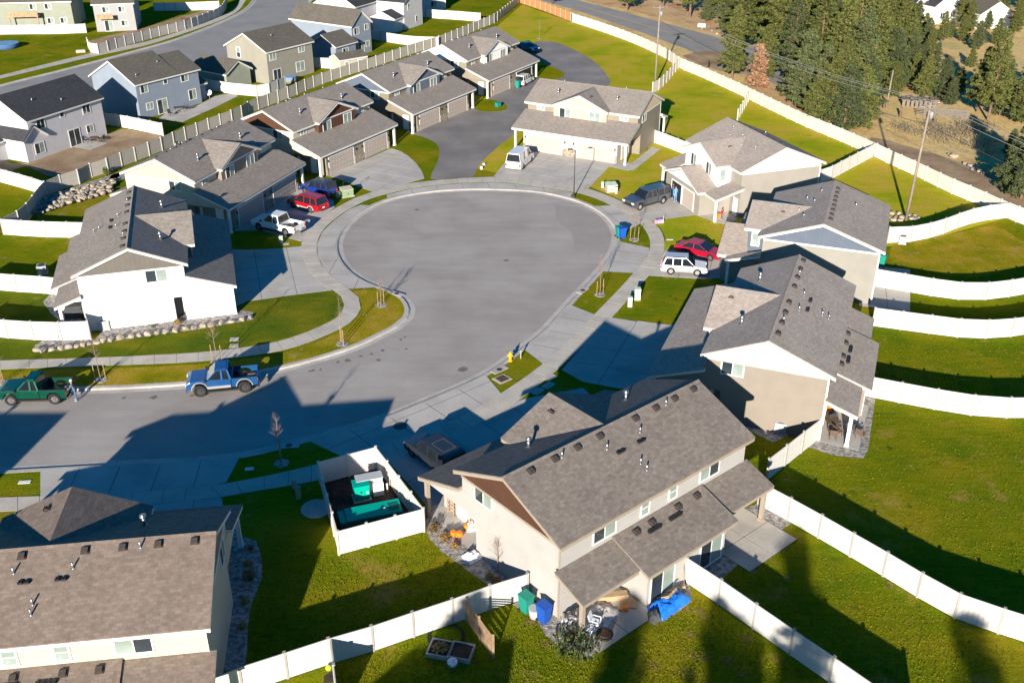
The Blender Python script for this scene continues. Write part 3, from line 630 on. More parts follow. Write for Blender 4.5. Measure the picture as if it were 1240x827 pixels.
    # garage fronts
    for k in (-1, 1):
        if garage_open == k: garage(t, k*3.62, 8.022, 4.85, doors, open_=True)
        else: garage(t, k*3.62, 8.022, 4.85, doors)
        MB().box(k*6.62-.30 if k > 0 else -6.60, 6.60 if k > 0 else -6.32, 8.023, 8.11, 0, .95).build('stone_veneer', 'stone', t)
        MB().box(k*6.33-.07, k*6.33+.07, 8.023, 8.13, 1.65, 1.95).build('wall_lamp', 'black_plastic', t)
        MB().box(k*.62-.07, k*.62+.07, 8.023, 8.13, 1.65, 1.95).build('wall_lamp', 'black_plastic', t)
        # entry door in the recess
        x = k*gw
        MB().box(min(x, x+k*.05), max(x, x+k*.05), 5.6, 6.55, .05, 2.1).build('door', entry, t)
        MB().box(min(x, x+k*.04), max(x, x+k*.04), 3.6, 3.95, .3, 2.0).build('sidelight', 'trim_white', t)
    MB().box(-.95, .95, 8.023, 8.11, 0, .95).build('stone_veneer', 'stone', t)
    if back:
        bt = lambda v: 3.76+(3.76-2.72)/(4.45-7.41)*(vb-v)*-1
        # middle block
        m0, mv = 3.45, -6.95
        MB().prism([(-m0,vb-.005,0),(m0,vb-.005,0),(m0,vb-.005,3.43),(-m0,vb-.005,3.43)], (0,.3,0)).build('back_wall', side, t)
        zm = lambda v: 3.76+(v-vb)*(3.76-2.72)/(7.41-4.45)
        MB().prism([(-m0,vb,0),(-m0,mv,0),(-m0,mv,zm(mv)-.32),(-m0,vb,zm(vb)-.32)], (2*m0,0,0)).build('back_wall', side, t)
        roof_slab([(-3.92,-7.41,2.72),(3.92,-7.41,2.72),(3.92,vb+.02,3.76),(-3.92,vb+.02,3.76)], roofm, trim, t, name='rear_roof')
        for k in (-1, 1):
            a, b = sorted((k*3.92, k*L2))
            a += (.0 if k < 0 else .002); b -= (.002 if k < 0 else 0)
            roof_slab([(a,-6.73,2.80),(b,-6.73,2.80),(b,vb+.02,3.62),(a,vb+.02,3.62)], roofm, trim, t, name='patio_roof')
            x = k*(L2-.38)
            MB().box(x-.12, x+.12, -6.45, -6.2, 0, 2.55).box(x-.16,x+.16,-6.49,-6.16,0,.2).build('post', posts, t)
            MB().box(min(k*3.46, k*(L2-.26)), max(k*3.46, k*(L2-.26)), -6.47, -6.21, 2.55, 2.68).build('beam', trim, t)
            window(t, (k*2.15, mv-.002, 1.12), 1.9, 2.0, 'v-', left='glass', right='blind')
            window(t, (k*5.6, vb-.002, 1.35), 1.6, 1.3, 'v-', left='glass', right='blind')
        for u, w in ((-4.55,1.7),(4.55,1.7)): window(t, (u, vb-.002, 4.52), w, .98, 'v-', left='glass' if u < 0 else 'blind', right='blind' if u < 0 else 'glass', trimm='trim_white')
        for u in (-1.22, 1.2): window(t, (u, vb-.002, 4.50), .6, .95, 'v-', panes=2, vert=True, left='blind', right='blind')
    if vents:
        ta = math.atan(sb)
        for u in (-6.6,-4.75,-2.95,-1.1,1.95,3.8,5.55,7.35): vent_box(t, u, -.43, zr-.43*sb+.01, 0, ta)
        for u, v in ((4.66,-.5),(1.49,-1.29),(-1.34,-1.28),(-4.25,-.5),(-.15,-2.94),(-.14,-3.44)): vent_pipe(t, u, v, zr+v*sb, .38, .05)
        for u in (-.91,-.6,.85,1.16): vent_cap(t, u, -1.82, zr-1.82*sb)
        for u in (-4.2, 4.2): vent_pipe(t, u, 2.5, zr-2.5*s, .5, .10, cap=True)
        vent_box(t, -1.05, 3.9, zc-s*1.05+.01, math.pi/2, math.atan(s))
        if back:
            tm = math.atan(.351)
            for u in (-2.4,-1.1,1.2,2.9): vent_box(t, u, -4.95, 3.76-.5*.351+.01, 0, tm)
            for u in (-1.7,-1.45,-1.2,-.95,.1,.35,.6,.85): vent_cap(t, u, -5.35, 3.76-.9*.351)
    for (k, v, z, w, h) in side_windows:
        window(t, (k*(e+.002), v, z), w, h, 'u+' if k > 0 else 'u-', left='glass', right='blind')
    return t
siding('side_pale', (.44,.41,.37))
hA = duplex('off-white house in the lower middle with brown board gable and a cluttered back patio', 5.817, 51.963, .704, side='side_offwhite', gable='board_brown', cross='board_brown', trim='trim_tan', L2=8.35, posts='trim_tan', roofm='roof_near', side_windows=((-1, 2.2, 4.75, 1.5, 1.15), (-1,-5.2+.0,1.4,.01,.01)) and ((-1, 2.2, 4.75, 1.5, 1.15),))
hB = duplex('taupe house right of the middle with plain white gable and two chairs on its patio', 20.949, 70.419, 1.198, side='side_taupe', gable='board_white', cross='board_white', gband='side_offwhite', roofm='roof_light', side_windows=((-1, 2.3, 4.7, 1.5, 1.15),))
hF = duplex('cream and white house facing the camera behind the white van', 11.043, 135.126, 2.673, side='side_sand', gable='board_tan', cross='board_tan', front='side_pale', side_windows=((-1, 2.0, 4.7, 1.3, 1.1),))
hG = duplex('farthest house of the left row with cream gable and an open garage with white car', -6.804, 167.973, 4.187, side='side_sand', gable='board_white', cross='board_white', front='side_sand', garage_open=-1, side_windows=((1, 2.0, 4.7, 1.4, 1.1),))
hH = duplex('tan house with blue gables between the brown gabled house and the lane island', -16.747, 149.008, 4.181, side='side_tan', gable='board_blue', cross='board_blue', front='side_tan', side_windows=((1, 1.8, 4.7, 1.4, 1.1),))
hI = duplex('cream house with dark brown gables beside the wide curved driveway', -26.557, 129.962, 4.202, side='side_cream', gable='board_brown', cross='board_brown', front='side_sand', side_windows=((1, 1.8, 4.7, 1.4, 1.1),))
hJ = duplex('cream house with tan gable behind the white house, cars on its shaded driveway', -35.128, 111.467, 4.383, side='side_cream', gable='board_tan', cross='side_taupe', front='side_greige', side_windows=((1, 1.8, 4.7, 1.4, 1.1),))
hK = duplex('bright white house on the left with grey board gable above a row of boulders', -34.841, 87.379, 4.995, side='side_white', gable='board_grey', cross='board_grey', front='side_greige', roofm='roof_taupe', side_windows=((1, 1.9, 4.6, 1.7, 1.15),))
hL = duplex('cream sided house cut off by the lower left corner', -23.609, 40.61, .139, side='side_cream', gable='side_tan', cross='side_tan', front='side_tan', roofm='roof_brown', L2=8.4, side_windows=((1, 2.2, 4.6, 1.4, 1.5),))
# detail: sunken side entry panel of the white house
MB().box(7.70, 7.828, 3.85, 8.04, 0, 2.66).box(7.70, 7.828, 2.97, 3.85, 2.3, 2.66).build('porch_wall', 'side_white', hK)
# single homes (two): main block, front wing, gabled garage
def single(label, X, Y, rot, side, gable, cross, trim='trim_white', L2=6.35, Wf=5.4, Wb=5.45, zr=7.66, roofm='roof_light', group=None, uc=0.0, uo=0.0, part_open=False):
    t = thing('detached_house', label, 'house', (X, Y, 0), rot, group)
    ze = 5.4; s = (zr-ze)/Wf; sb = (zr-ze)/Wb; e = L2-.38; vf, vb = Wf-.42, -Wb+.42
    top = lambda v: zr-(s*v if v > 0 else -sb*v)-.32
    MB().prism([(-e, v, z) for v, z in [(vb,0),(vf,0),(vf,top(vf)),(0,top(0)),(vb,top(vb))]], (2*e,0,0)).build('wall', side, t)
    roof_slab([(-L2,0,zr),(L2,0,zr),(L2,Wf,ze),(-L2,Wf,ze)], roofm, trim, t)
    roof_slab([(-L2,-Wb,ze),(L2,-Wb,ze),(L2,0,zr),(-L2,0,zr)], roofm, trim, t)
    cg = 4.0; zc = zr-.5; cz = zc-s*cg; vr = .5/s; tip = 7.1
    for k in (-1, 1):
        q = [(uc,tip,zc),(uc,vr,zc),(uc+k*cg,(zr-cz)/s,cz),(uc+k*cg,tip,cz)]
        roof_slab(q if k < 0 else q[::-1], roofm, trim, t, name='wing_roof')
    a = cg-.35
    MB().prism([(uc-a,tip-.4,2.4),(uc+a,tip-.4,2.4),(uc+a,tip-.4,cz+s*.35-.33),(uc,tip-.4,zc-.33),(uc-a,tip-.4,cz+s*.35-.33)], (0,-2.4,0)).build('wing_wall', cross, t)
    MB().prism([(uc-a+.2,tip-.36,cz-.02),(uc+a-.2,tip-.36,cz-.02),(uc,tip-.36,zc-.45)], (0,-.045,0)).build('wing_cladding', gable, t)
    for k in (-1, 1): window(t, (uc+k*1.75, tip-.398, 4.55), 1.1, 1.3, 'v+', left='glass', right='blind')
    window(t, (uc-a-.002, 6.0, 4.3), .6, 1.2, 'u-', panes=1, left='blind')
    # garage with gable roof
    gz, gt, gv, gh = 2.85, 4.5, 9.3, 4.3
    for k in (-1, 1):
        q = [(uc+uo,gv,gt),(uc+uo,6.6,gt),(uc+uo+k*gh,6.6,gz),(uc+uo+k*gh,gv,gz)]
        roof_slab(q if k < 0 else q[::-1], roofm, trim, t, name='garage_roof')
    g = gh-.3
    MB().prism([(uc+uo-g,gv-.45,0),(uc+uo+g,gv-.45,0),(uc+uo+g,gv-.45,gz-.22),(uc+uo,gv-.45,gt-.32),(uc+uo-g,gv-.45,gz-.22)], (0,-4.2,0)).build('garage_wall', side, t)
    if part_open:
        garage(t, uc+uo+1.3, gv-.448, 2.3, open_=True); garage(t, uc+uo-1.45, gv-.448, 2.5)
    else: garage(t, uc+uo, gv-.448, 4.85)
    MB().prism([(uc+uo-g+.4,gv-.44,gz-.12),(uc+uo+g-.4,gv-.44,gz-.12),(uc+uo,gv-.44,gt-.42)], (0,-.03,0)).build('garage_gable', gable, t)
    # porch roofs either side
    for k in (-1, 1):
        a0, a1 = uc+uo+k*gh*.98, k*(L2+.35)
        q = [(a0,vf,3.55),(a1,vf,3.0),(a1,8.2,2.6),(a0,8.2,2.95)]
        a_, b_ = sorted((a0, a1))
        roof_slab([(a_,vf,3.7),(b_,vf,3.7),(b_,8.4,2.75),(a_,8.4,2.75)], roofm, trim, t, name='porch_roof')
        MB().box(k*(L2-.05)-.12, k*(L2-.05)+.12, 7.95, 8.2, 0, 2.42).build('post', trim, t)
        MB().box(k*5.2-.45, k*5.2+.45, vf, vf+.05, .05, 2.1).build('door', 'door_white', t)
    for k in (-1, 1):
        x = k*e
        MB().prism([(x, vb, ze-.3), (x, vf, ze-.3), (x, 0, top(0)+.02)], (k*.05,0,0)).build('gable_cladding', gable, t)
        MB().box(min(x, x+k*.08), max(x, x+k*.08), vb+.02, vf-.02, ze-.46, ze-.3).build('gable_band', trim, t)
        MB().box(min(x, x+k*.03), max(x, x+k*.03), vb-.02, vb+.1, 0, ze-.46).build('corner_board', trim, t)
        window(t, (k*2.5, vb-.002, 4.4), 1.6, 1.1, 'v-'); window(t, (k*2.5, vb-.002, 1.3), 1.8, 1.9, 'v-')
    ta = math.atan(sb)
    for q in range(8): vent_box(t, -4.6+q*1.25, -.45, zr-.45*sb+.01, 0, ta)
    for u, v in ((-3.4,2.0),(-1.5,2.6),(.4,1.4),(1.8,2.2),(3.2,1.0)): vent_pipe(t, u, v, zr-s*v, .4, .05)
    vent_box(t, uc-1.3, 4.0, zc-s*1.3+.01, math.pi/2, math.atan(s)); vent_pipe(t, 1.6, -2.4, zr-2.4*sb, .4, .06)
    return t
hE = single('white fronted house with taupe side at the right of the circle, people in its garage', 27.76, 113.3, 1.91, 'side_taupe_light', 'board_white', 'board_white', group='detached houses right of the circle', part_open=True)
hD = single('house with light blue gable and a long beige wall on the right', 30.19, 91.42, 1.22, 'side_greige', 'board_blue', 'board_blue', L2=6.34, Wf=5.6, Wb=5.6, zr=7.35, uc=-.8, uo=-.6, group='detached houses right of the circle')
# neighbours outside the frame whose roofs shade what is seen
hM = duplex('house just outside the frame beyond the lower left corner, shading the road', -48.1, 39.7, 0, side='side_cream', roofm='roof_brown')
hN = thing('detached_house', 'house just outside the frame below, shading the lower lawn', 'house', (G2((626,766))[0]-6.1, G2((626,766))[1]-25.9, 0), .12, None)

# ---------------------------------------------------------------- houses up the hill street (top left) and beyond the pines
def gblock(t, u0, u1, v0, v1, ze, zr, axis, wallm, roofm, trim='trim_white', oh=.35, z0=0):
    """walls + gable roof; axis 'u' or 'v' is the ridge direction"""
    if axis == 'u':
        c = (v0+v1)/2; s = (zr-ze)/((v1-v0)/2+oh)
        MB().prism([(u0,v0,z0),(u0,v1,z0),(u0,v1,ze+s*oh-.25),(u0,c,zr-.25),(u0,v0,ze+s*oh-.25)][::-1], (u1-u0,0,0)).build('wall', wallm, t)
        roof_slab([(u0-oh,v0-oh,ze),(u1+oh,v0-oh,ze),(u1+oh,c,zr),(u0-oh,c,zr)], roofm, trim, t)
        roof_slab([(u0-oh,c,zr),(u1+oh,c,zr),(u1+oh,v1+oh,ze),(u0-oh,v1+oh,ze)], roofm, trim, t)
    else:
        c = (u0+u1)/2; s = (zr-ze)/((u1-u0)/2+oh)
        MB().prism([(u0,v0,z0),(u1,v0,z0),(u1,v0,ze+s*oh-.25),(c,v0,zr-.25),(u0,v0,ze+s*oh-.25)], (0,v1-v0,0)).build('wall', wallm, t)
        roof_slab([(u0-oh,v0-oh,ze),(c,v0-oh,zr),(c,v1+oh,zr),(u0-oh,v1+oh,ze)], roofm, trim, t)
        roof_slab([(c,v0-oh,zr),(u1+oh,v0-oh,ze),(u1+oh,v1+oh,ze),(c,v1+oh,zr)], roofm, trim, t)
gblock(hN, -5.2, -.4, -4.4, 4.4, 5.3, 7.6, 'u', 'side_cream', 'roof_brown')
def frame_px(o, p):
    a, b = Vector(G2(o)), Vector(G2(p)); d = b-a
    return a.x, a.y, math.atan2(d.y, d.x), d.length
def hill_house(label, o, p, fn, grp='houses up the side street'):
    x, y, r, l = frame_px(o, p)
    t = thing('detached_house', label, 'house', (x, y, 0), r, grp); fn(t, l); return t
def win(t, u, v, z, w, h, ax='v-', **k): window(t, (u, v, z), w, h, ax, **k)
def fa(t, l):
    gblock(t, 1.3, l, 0, 8.6, 5.25, 7.9, 'u', 'side_lightgrey', 'roof_dark')
    gblock(t, .25, 3.6, -.0+.012, 7.5, 2.9, 4.5, 'v', 'side_lightgrey', 'roof_dark')
    gblock(t, -2.5, 1.4, 3.5, 10.5, 2.7, 4.3, 'u', 'side_lightgrey', 'roof_dark')
    win(t, 2.4, -.002, 1.35, 1.4, 1.3); win(t, l*.60, -.002, 1.15, 1.8, 2.1, panes=2, left='glass', right='glass'); win(t, l*.80, -.002, 1.6, 1.1, .9)
    win(t, l*.24, -.002, 4.3, 1.2, 1.15, left='glass', right='glass'); win(t, l*.50, -.002, 4.6, .6, .6, panes=1, left='glass'); win(t, l*.80, -.002, 4.3, 1.2, 1.15, left='glass', right='glass')
    for u in (2.2, 4.0, 5.8, 7.6): vent_box(t, u, 3.4, 7.2, 0, .5)
    vent_pipe(t, 4.6, 2.2, 6.6, .5); vent_pipe(t, 8.2, 1.0, 5.9, .5)
hill_house('light grey house with charcoal roof beside the bare soil yard', (33,198), (130,163.5), fa)
def fb(t, l):
    gblock(t, 0, l*.64, 0, 9.8, 5.2, 8.0, 'u', 'side_blue', 'roof_grey')
    gblock(t, l*.64, l, 0, 8.2, 5.2, 7.4, 'u', 'side_blue', 'roof_grey')
    gblock(t, l, l+1.6, .8, 4.2, 2.7, 3.5, 'u', 'side_blue', 'roof_grey')
    win(t, 1.4, -.002, 4.3, 1.2, 1.2, left='glass', right='blind'); win(t, l*.46, -.002, 4.6, .6, .8, panes=1, left='glass'); win(t, l*.77, -.002, 4.4, 1.3, 1.1)
    win(t, 1.9, -.002, 1.6, 1.1, .9, left='blind', right='blind'); win(t, l*.36, -.002, 1.1, 1.7, 2.0); win(t, l*.86, -.002, 1.6, 1.3, 1.4)
    for u in (1, 2.6, 4.2, 5.6, l*.72, l*.84, l*.95): vent_box(t, u, 3.8, 7.0, 0, .5)
    vent_pipe(t, l*.55, 2.5, 6.6, .5); vent_pipe(t, l*.1, 1.0, 5.9, .5)
hill_house('blue grey house with glazed patio doors and a long shaded back wall', (171,145.5), (245,124.5), fb)
def fd(t, l):
    gblock(t, 0, l, 0, 9.4, 5.3, 7.8, 'u', 'side_olive', 'roof_grey')
    gblock(t, -6.6, -1.6, 2.5, 10.5, 2.7, 4.4, 'v', 'side_sage', 'roof_grey')
    win(t, 1.3, -.002, 4.3, 1.3, 1.1, left='blind', right='blind'); win(t, l*.76, -.002, 4.4, 1.2, 1.0, left='blind', right='blind'); win(t, l*.70, -.002, 1.6, 1.8, 1.5, left='blind', right='blind')
    win(t, 1.9, -.002, 1.1, 1.6, 2.0, left='glass', right='glass')
    win(t, -.002, 6.6, 4.4, .8, 1.6, 'u-', panes=2, vert=True); win(t, -.002, 5.0, 1.9, .9, .9, 'u-')
    for u in (1.2, 3.2, 5.0, 7.4): vent_box(t, u, 3.9, 7.1, 0, .5)
    vent_pipe(t, 3.8, 2.6, 6.7, .5)
hill_house('olive green house with a white framed patio door above the tan fence', (326.6,102.8), (380.6,88), fd)
def fe(t, l):
    gblock(t, 0, l, 0, 14.5, 5.4, 7.9, 'v', 'side_blue', 'roof_grey')
    gblock(t, -5.5, -.1, -.8, 5.0, 2.9, 4.7, 'u', 'side_blue', 'roof_grey')
    win(t, l*.25, -.002, 4.3, 1.3, 1.1, left='glass', right='blind'); win(t, l*.78, -.002, 4.6, .9, .9); win(t, l*.45, -.002, 1.1, 1.5, 2.0); win(t, l*.8, -.002, 1.6, .9, .9)
    win(t, -2.9, -.802, 1.5, 1.4, 1.2)
hill_house('pale blue house with tall gable and a low front wing', (428,69), (450.5,62.5), fe)
def ff(t, l):
    gblock(t, 0, l, 0, 7.5, 5.4, 7.6, 'v', 'side_lightgrey', 'roof_dark'); gblock(t, -3.2, -.1, .3, 5.5, 2.8, 4.0, 'u', 'side_white', 'roof_dark')
    gblock(t, -7.5, -.2, 6.5, 16, 5.3, 8.2, 'u', 'side_lightgrey', 'roof_dark')
    win(t, l*.3, -.002, 4.2, 1.1, 1.1); win(t, l*.7, -.002, 1.5, 1.1, 1.1)
hill_house('white and grey house with dark roof at the top edge beside the lawn', (490,37), (512,29.5), ff)
def fg(t, l):
    gblock(t, 0, l, 0, 9, 5.3, 7.8, 'u', 'side_lightgrey', 'roof_dark'); win(t, l*.5, -.002, 1.3, 1.3, 1.2); win(t, l*.5, -.002, 4.2, 1.3, 1.1)
hill_house('grey house at the top edge, only its lower wall in view', (511,14), (540,11.5), fg)
def fk(t, l):
    gblock(t, 0, l, 0, 9.5, 5.3, 8.0, 'u', 'side_sage', 'roof_grey')
    for u, z in ((l*.9,1.5),(l*.77,1.5),(l*.77,4.3),(l*.62,4.3)): win(t, u, -.002, z, 1.2, 1.0)
    MB().box(l*.38, l*.68, -1.8, 0, 2.6, 2.8).box(l*.38, l*.68, -1.8, -1.72, 2.8, 3.6).build('balcony', 'wood', t)
    for u in (l*.39, l*.67): MB().box(u-.1, u+.1, -1.7, -1.5, 0, 2.6).build('post', 'wood', t)
hill_house('sage green house with a wooden balcony in the top left corner', (-30,37), (91,34), fk)
def fl(t, l):
    gblock(t, 0, l, 0, 10, 5.4, 8.0, 'u', 'side_grey', 'roof_grey')
    for u, z in ((l*.72,1.5),(l*.70,4.2),(l*.3,4.2)): win(t, u, -.002, z, 1.2, 1.0)
    win(t, l*.32, -.002, 1.1, 1.5, 2.0)
    MB().box(l*.08, l*.48, -1.5, 0, 2.6, 2.8).box(l*.08, l*.48, -1.5, -1.42, 2.8, 3.5).build('balcony', 'wood', t)
    win(t, l+.002, 2.6, 1.5, 1.2, 1.0, 'u+'); win(t, l+.002, 2.6, 4.2, 1.2, 1.0, 'u+')
hill_house('grey two storey house with brown balcony above the tan street fence', (118,39), (166,37), fl)
def far_(wm, rm, h):
    def f(t, l):
        gblock(t, 0, l, 0, 9, h, h+2.4, 'v', wm, rm)
        win(t, l*.35, -.002, 1.5, 1.2, 1.1, left='glass', right='glass'); win(t, l*.72, -.002, 1.5, .9, 1.1)
    return f
hill_house('white walled house with dark roof glimpsed through the pines', (1128,30), (1160,26), far_('side_white', 'roof_dark', 3.6), 'houses beyond the pines')
hill_house('grey white house half hidden at the left of the far pines', (1100,30), (1122,26), far_('side_lightgrey', 'roof_dark', 3.4), 'houses beyond the pines')
hill_house('low white house behind the pines near the top right corner', (1184,36), (1222,34), far_('side_white', 'roof_grey', 3.0), 'houses beyond the pines')
# garden shed
def fs(t, l):
    gblock(t, 0, l, 0, 3, 2.2, 3.0, 'u', 'side_cream', 'roof_grey', oh=.25)
    win(t, l*.25, -.002, 1.2, .7, .8, panes=1, left='blind'); win(t, l*.75, -.002, 1.2, .7, .8, panes=1, left='blind')
x, y, r, l = frame_px((413,88.5), (444,83)); shed = thing('garden_shed', 'small cream garden shed with grey roof behind the tan fence', 'shed', (x, y, 0), r); fs(shed, l)
# ================================================================ FENCES (every panel and post a part)
def panel_mesh(kind):
    def mk():
        m = MB(); pm, qm = {'white': ('vinyl_white','vinyl_white'), 'cream': ('vinyl_cream','vinyl_cream'), 'tan': ('vinyl_tan','vinyl_post'), 'cedar': ('cedar','cedar')}[kind]
        n = 8
        for k in range(n):                                     # boards with fine seams; unit length along x
            m.box(k/n+.002, (k+1)/n-.002, -.016-.002*(k % 2), .016+.002*(k % 2), .12, 1.70)
        m.box(0, 1, -.03, .03, .05, .16); m.box(0, 1, -.03, .03, 1.68, 1.80)
        if kind == 'cream': m.box(0, 1, -.028, .028, .86, .94)
        return m.mesh('fence_panel', pm)
    return cached(('fp', kind), mk)
def post_mesh(kind):
    def mk():
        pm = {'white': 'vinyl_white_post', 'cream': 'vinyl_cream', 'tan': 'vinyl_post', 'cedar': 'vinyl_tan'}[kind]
        return MB().box(-.065,.065,-.065,.065,0,1.84).box(-.085,.085,-.085,.085,1.84,1.87).prism([(-.085,-.085,1.87),(.085,-.085,1.87),(.085,.085,1.87),(-.085,.085,1.87)], (0,0,.02)).mesh('fence_post', pm)
    return cached(('fpost', kind), mk)
def fence(label, P, kind='white', step=2.42, group=None, curve=True, first=True, last=True, h=1.0):
    pts = [Vector(G2(p)) for p in P]
    if curve and len(pts) > 2:
        fine = smooth_line(pts, .25)
    else:
        fine = []
        for a, b in zip(pts[:-1], pts[1:]): fine += [a+(b-a)*k/40 for k in range(40)]
        fine.append(pts[-1])
    d = [0]
    for a, b in zip(fine[:-1], fine[1:]): d.append(d[-1]+(b-a).length)
    n = max(1, round(d[-1]/step)); st = []
    for k in range(n+1):
        s = d[-1]*k/n; i = max(j for j in range(len(d)) if d[j] <= s+1e-6); i = min(i, len(fine)-2)
        st.append(fine[i]+(fine[i+1]-fine[i])*((s-d[i])/max(1e-6, d[i+1]-d[i])))
    if not curve and len(pts) > 2:                              # corners keep their posts
        st = []
        for a, b in zip(pts[:-1], pts[1:]):
            q = max(1, round((b-a).length/step)); st += [a+(b-a)*k/q for k in range(q)]
        st.append(pts[-1])
    o = st[0]; t = thing('fence', label, 'fence', (o.x, o.y, 0), 0, group)
    for i, p in enumerate(st):
        if (i == 0 and not first) or (i == len(st)-1 and not last): continue
        a = st[min(i+1, len(st)-1)]-st[max(i-1, 0)]
        link('fence_post', post_mesh(kind), t, TR(p.x-o.x, p.y-o.y, 0, math.atan2(a.y, a.x), (1,1,h)))
    for a, b in zip(st[:-1], st[1:]):
        v = b-a; r = math.atan2(v.y, v.x); u = v.normalized()*.06
        link('fence_panel', panel_mesh(kind), t, TR(a.x+u.x-o.x, a.y+u.y-o.y, 0, r, (v.length-.12, 1, h)))
    return t
gr = 'plot fences right of the circle'; gl = 'plot fences on the left'
fence('long cream perimeter fence between the lawns and the dry ground on the right', fence_outer, 'cream')
fence('orange cedar fence section at the top edge beside the county road', [(629,4),(645,9),(662,15),(691,26)], 'cedar')
fence('cream cross fence from the perimeter down towards the far utility pole', [(821,84),(802,106),(790,114)], 'cream', group=gr)
fence('cream fence reaching down to the white fronted house from the perimeter', [(906,124),(892.6,147.6)], 'cream', group=gr)
fence('short white fence between the cream house with white van and its right neighbour', [(791,173),(812,181),(834,190)], 'white', group=gr)
fence('white fence running from the taupe side wall up to the perimeter', [(1056,191),(1044,197.5),(1031.7,204),(1017,212),(1004,219),(992,223)], 'white', group=gr)
fence('curving white fence just below the leaning utility pole and its rock pile', [(1218,264.6),(1199,266.5),(1170,273),(1138,285),(1106,293),(1074,294.6)], 'white', group=gr)
fence('white fence below the brownish dry lawn, second below the utility pole', [(1270,350),(1240,357),(1210,361.5),(1180.7,364),(1146,362),(1117,357),(1086,351.6),(1059,347)], 'white', group=gr)
fence('white fence below the concrete pad of the blue gabled house', [(1275,398),(1240,406),(1196.6,410),(1162,409),(1130,405),(1093,400),(1056,395)], 'white', group=gr)
fence('white fence meeting the patio corner of the taupe house on its right', [(1300,505),(1240,506.4),(1199,505.6),(1159,501),(1118,493.6),(1081,486.5),(1046,479.5)], 'white', group=gr)
fence('short white fence between the taupe house patio and the roof of the off-white house', [(990,533),(973,546),(956,561),(943,569),(928,582)], 'white', group=gr)
fence('long white fence falling to the right edge below the big sunlit lawn', [(918,611),(936,621),(954.6,631),(974.5,641.6),(1007,661.5),(1043,682),(1079.6,704),(1120,728.6),(1160.7,750.7),(1210,767.4),(1262,784),(1320,800)], 'white', group=gr)
fence('white fence leaving the blue tarp patio towards the bottom edge, with tree shadows on it', [(829,704),(860.7,725),(899,752),(933,776.5),(977,807),(1015,834),(1060,866),(1110,900)], 'white', group=gr)
fence('white fence below the shaded lawn, running from the wheelie bins to the bottom edge', [(638.6,724),(600,736),(566.5,748),(528,763),(489,775),(447,790),(404,802.5),(355,819),(326,828),(270,848),(240,862)], 'white', group=gl)
fence('white fence turning down to the bottom edge beside the small bare bed', [(404,803),(407,835),(411,870)], 'white', group=gl, first=False)
fence('white fence at the left edge behind the white house, topmost of the three there', [(5,284.5),(32.5,286.5),(60.6,287.8),(92,288.5),(112,289)], 'white', group=gl)
fence('white fence at the left edge, middle one of three beside the white house', [(-40,349),(0,352),(25,354),(51,355.6),(68,357.5),(84,359)], 'white', group=gl)
fence('white fence at the left edge, lowest of three, ending below the covered patio', [(-50,404),(0,408.8),(26.6,411.5),(55,412.3),(82.5,412.8),(110.4,411.5)], 'white', group=gl)
fence('short white fence from the corner by the shaded grill back to the white wall', [(110.4,411.5),(104,389)], 'white', group=gl, first=False)
rear = [(5,284.5),(20,278),(36,265),(57,238),(78.5,229),(98.4,222.6),(117,213),(134,208.5),(149,202),(165.5,195.5),(181,189.5),(197,183),(226,170.5),(257,158),(290,145.5),(300,139),(326.6,128),(353,118),(380,106.5),(406,97),(438,86.5),(470,76),(502,65),(534,55),(560,44.5),(582,35),(598,28.5),(612,18),(629,4)]
fence('very long tan fence with pale posts behind the left row of houses', rear, 'tan', first=False, last=False)
fence('cream fence at the left edge meeting the tan rear fence', [(-50,208),(0,221),(34.6,230.6),(57,238)], 'white', group='fences between the upper yards', last=False)
fence('cream fence between the bare soil yard and the shaded patio of the blue grey house', [(127.7,151.6),(150,155),(175,160),(198,165)], 'cream', group='fences between the upper yards')
fence('white fence right of the blue grey house, running to the olive house', [(243,108),(271,113),(292.6,115.7),(320,117),(346,107)], 'white', group='fences between the upper yards')
fence('short white fence piece beside the garden shed', [(380,82.5),(397,83.5),(413,85.5)], 'white', group='fences between the upper yards')
fence('white fence right of the pale blue house, curving to the tan rear fence', [(450,48),(465,51),(500,56),(531,57)], 'white', group='fences between the upper yards')
fence('white fence at the top edge between two green lawns', [(505,20),(523,22.6),(552,24.5),(582,27)], 'white', group='fences between the upper yards')
fence('white fence below the sage green house in the top left corner', [(-40,43),(0,42.5),(35,42),(69,41.8),(105,40.4)], 'white', group='fences up the side street')
fence('tan street fence curving along the sidewalk below the grey balcony house', [(107,58),(115.7,66),(149,57),(186,46.5),(226,36),(250,27),(266,20),(273,12),(275,4)], 'tan', group='fences up the side street')
fence('cream fence at the top edge behind the soil yard of the grey balcony house', [(187,14),(226,13.5),(266,12)], 'white', group='fences up the side street')
fence('square white fence round the green utility cabinets in the lower middle', [(388,586),(457,567.5),(514,643.7),(411,671.6),(388,586)], 'cream', curve=False, step=2.1)
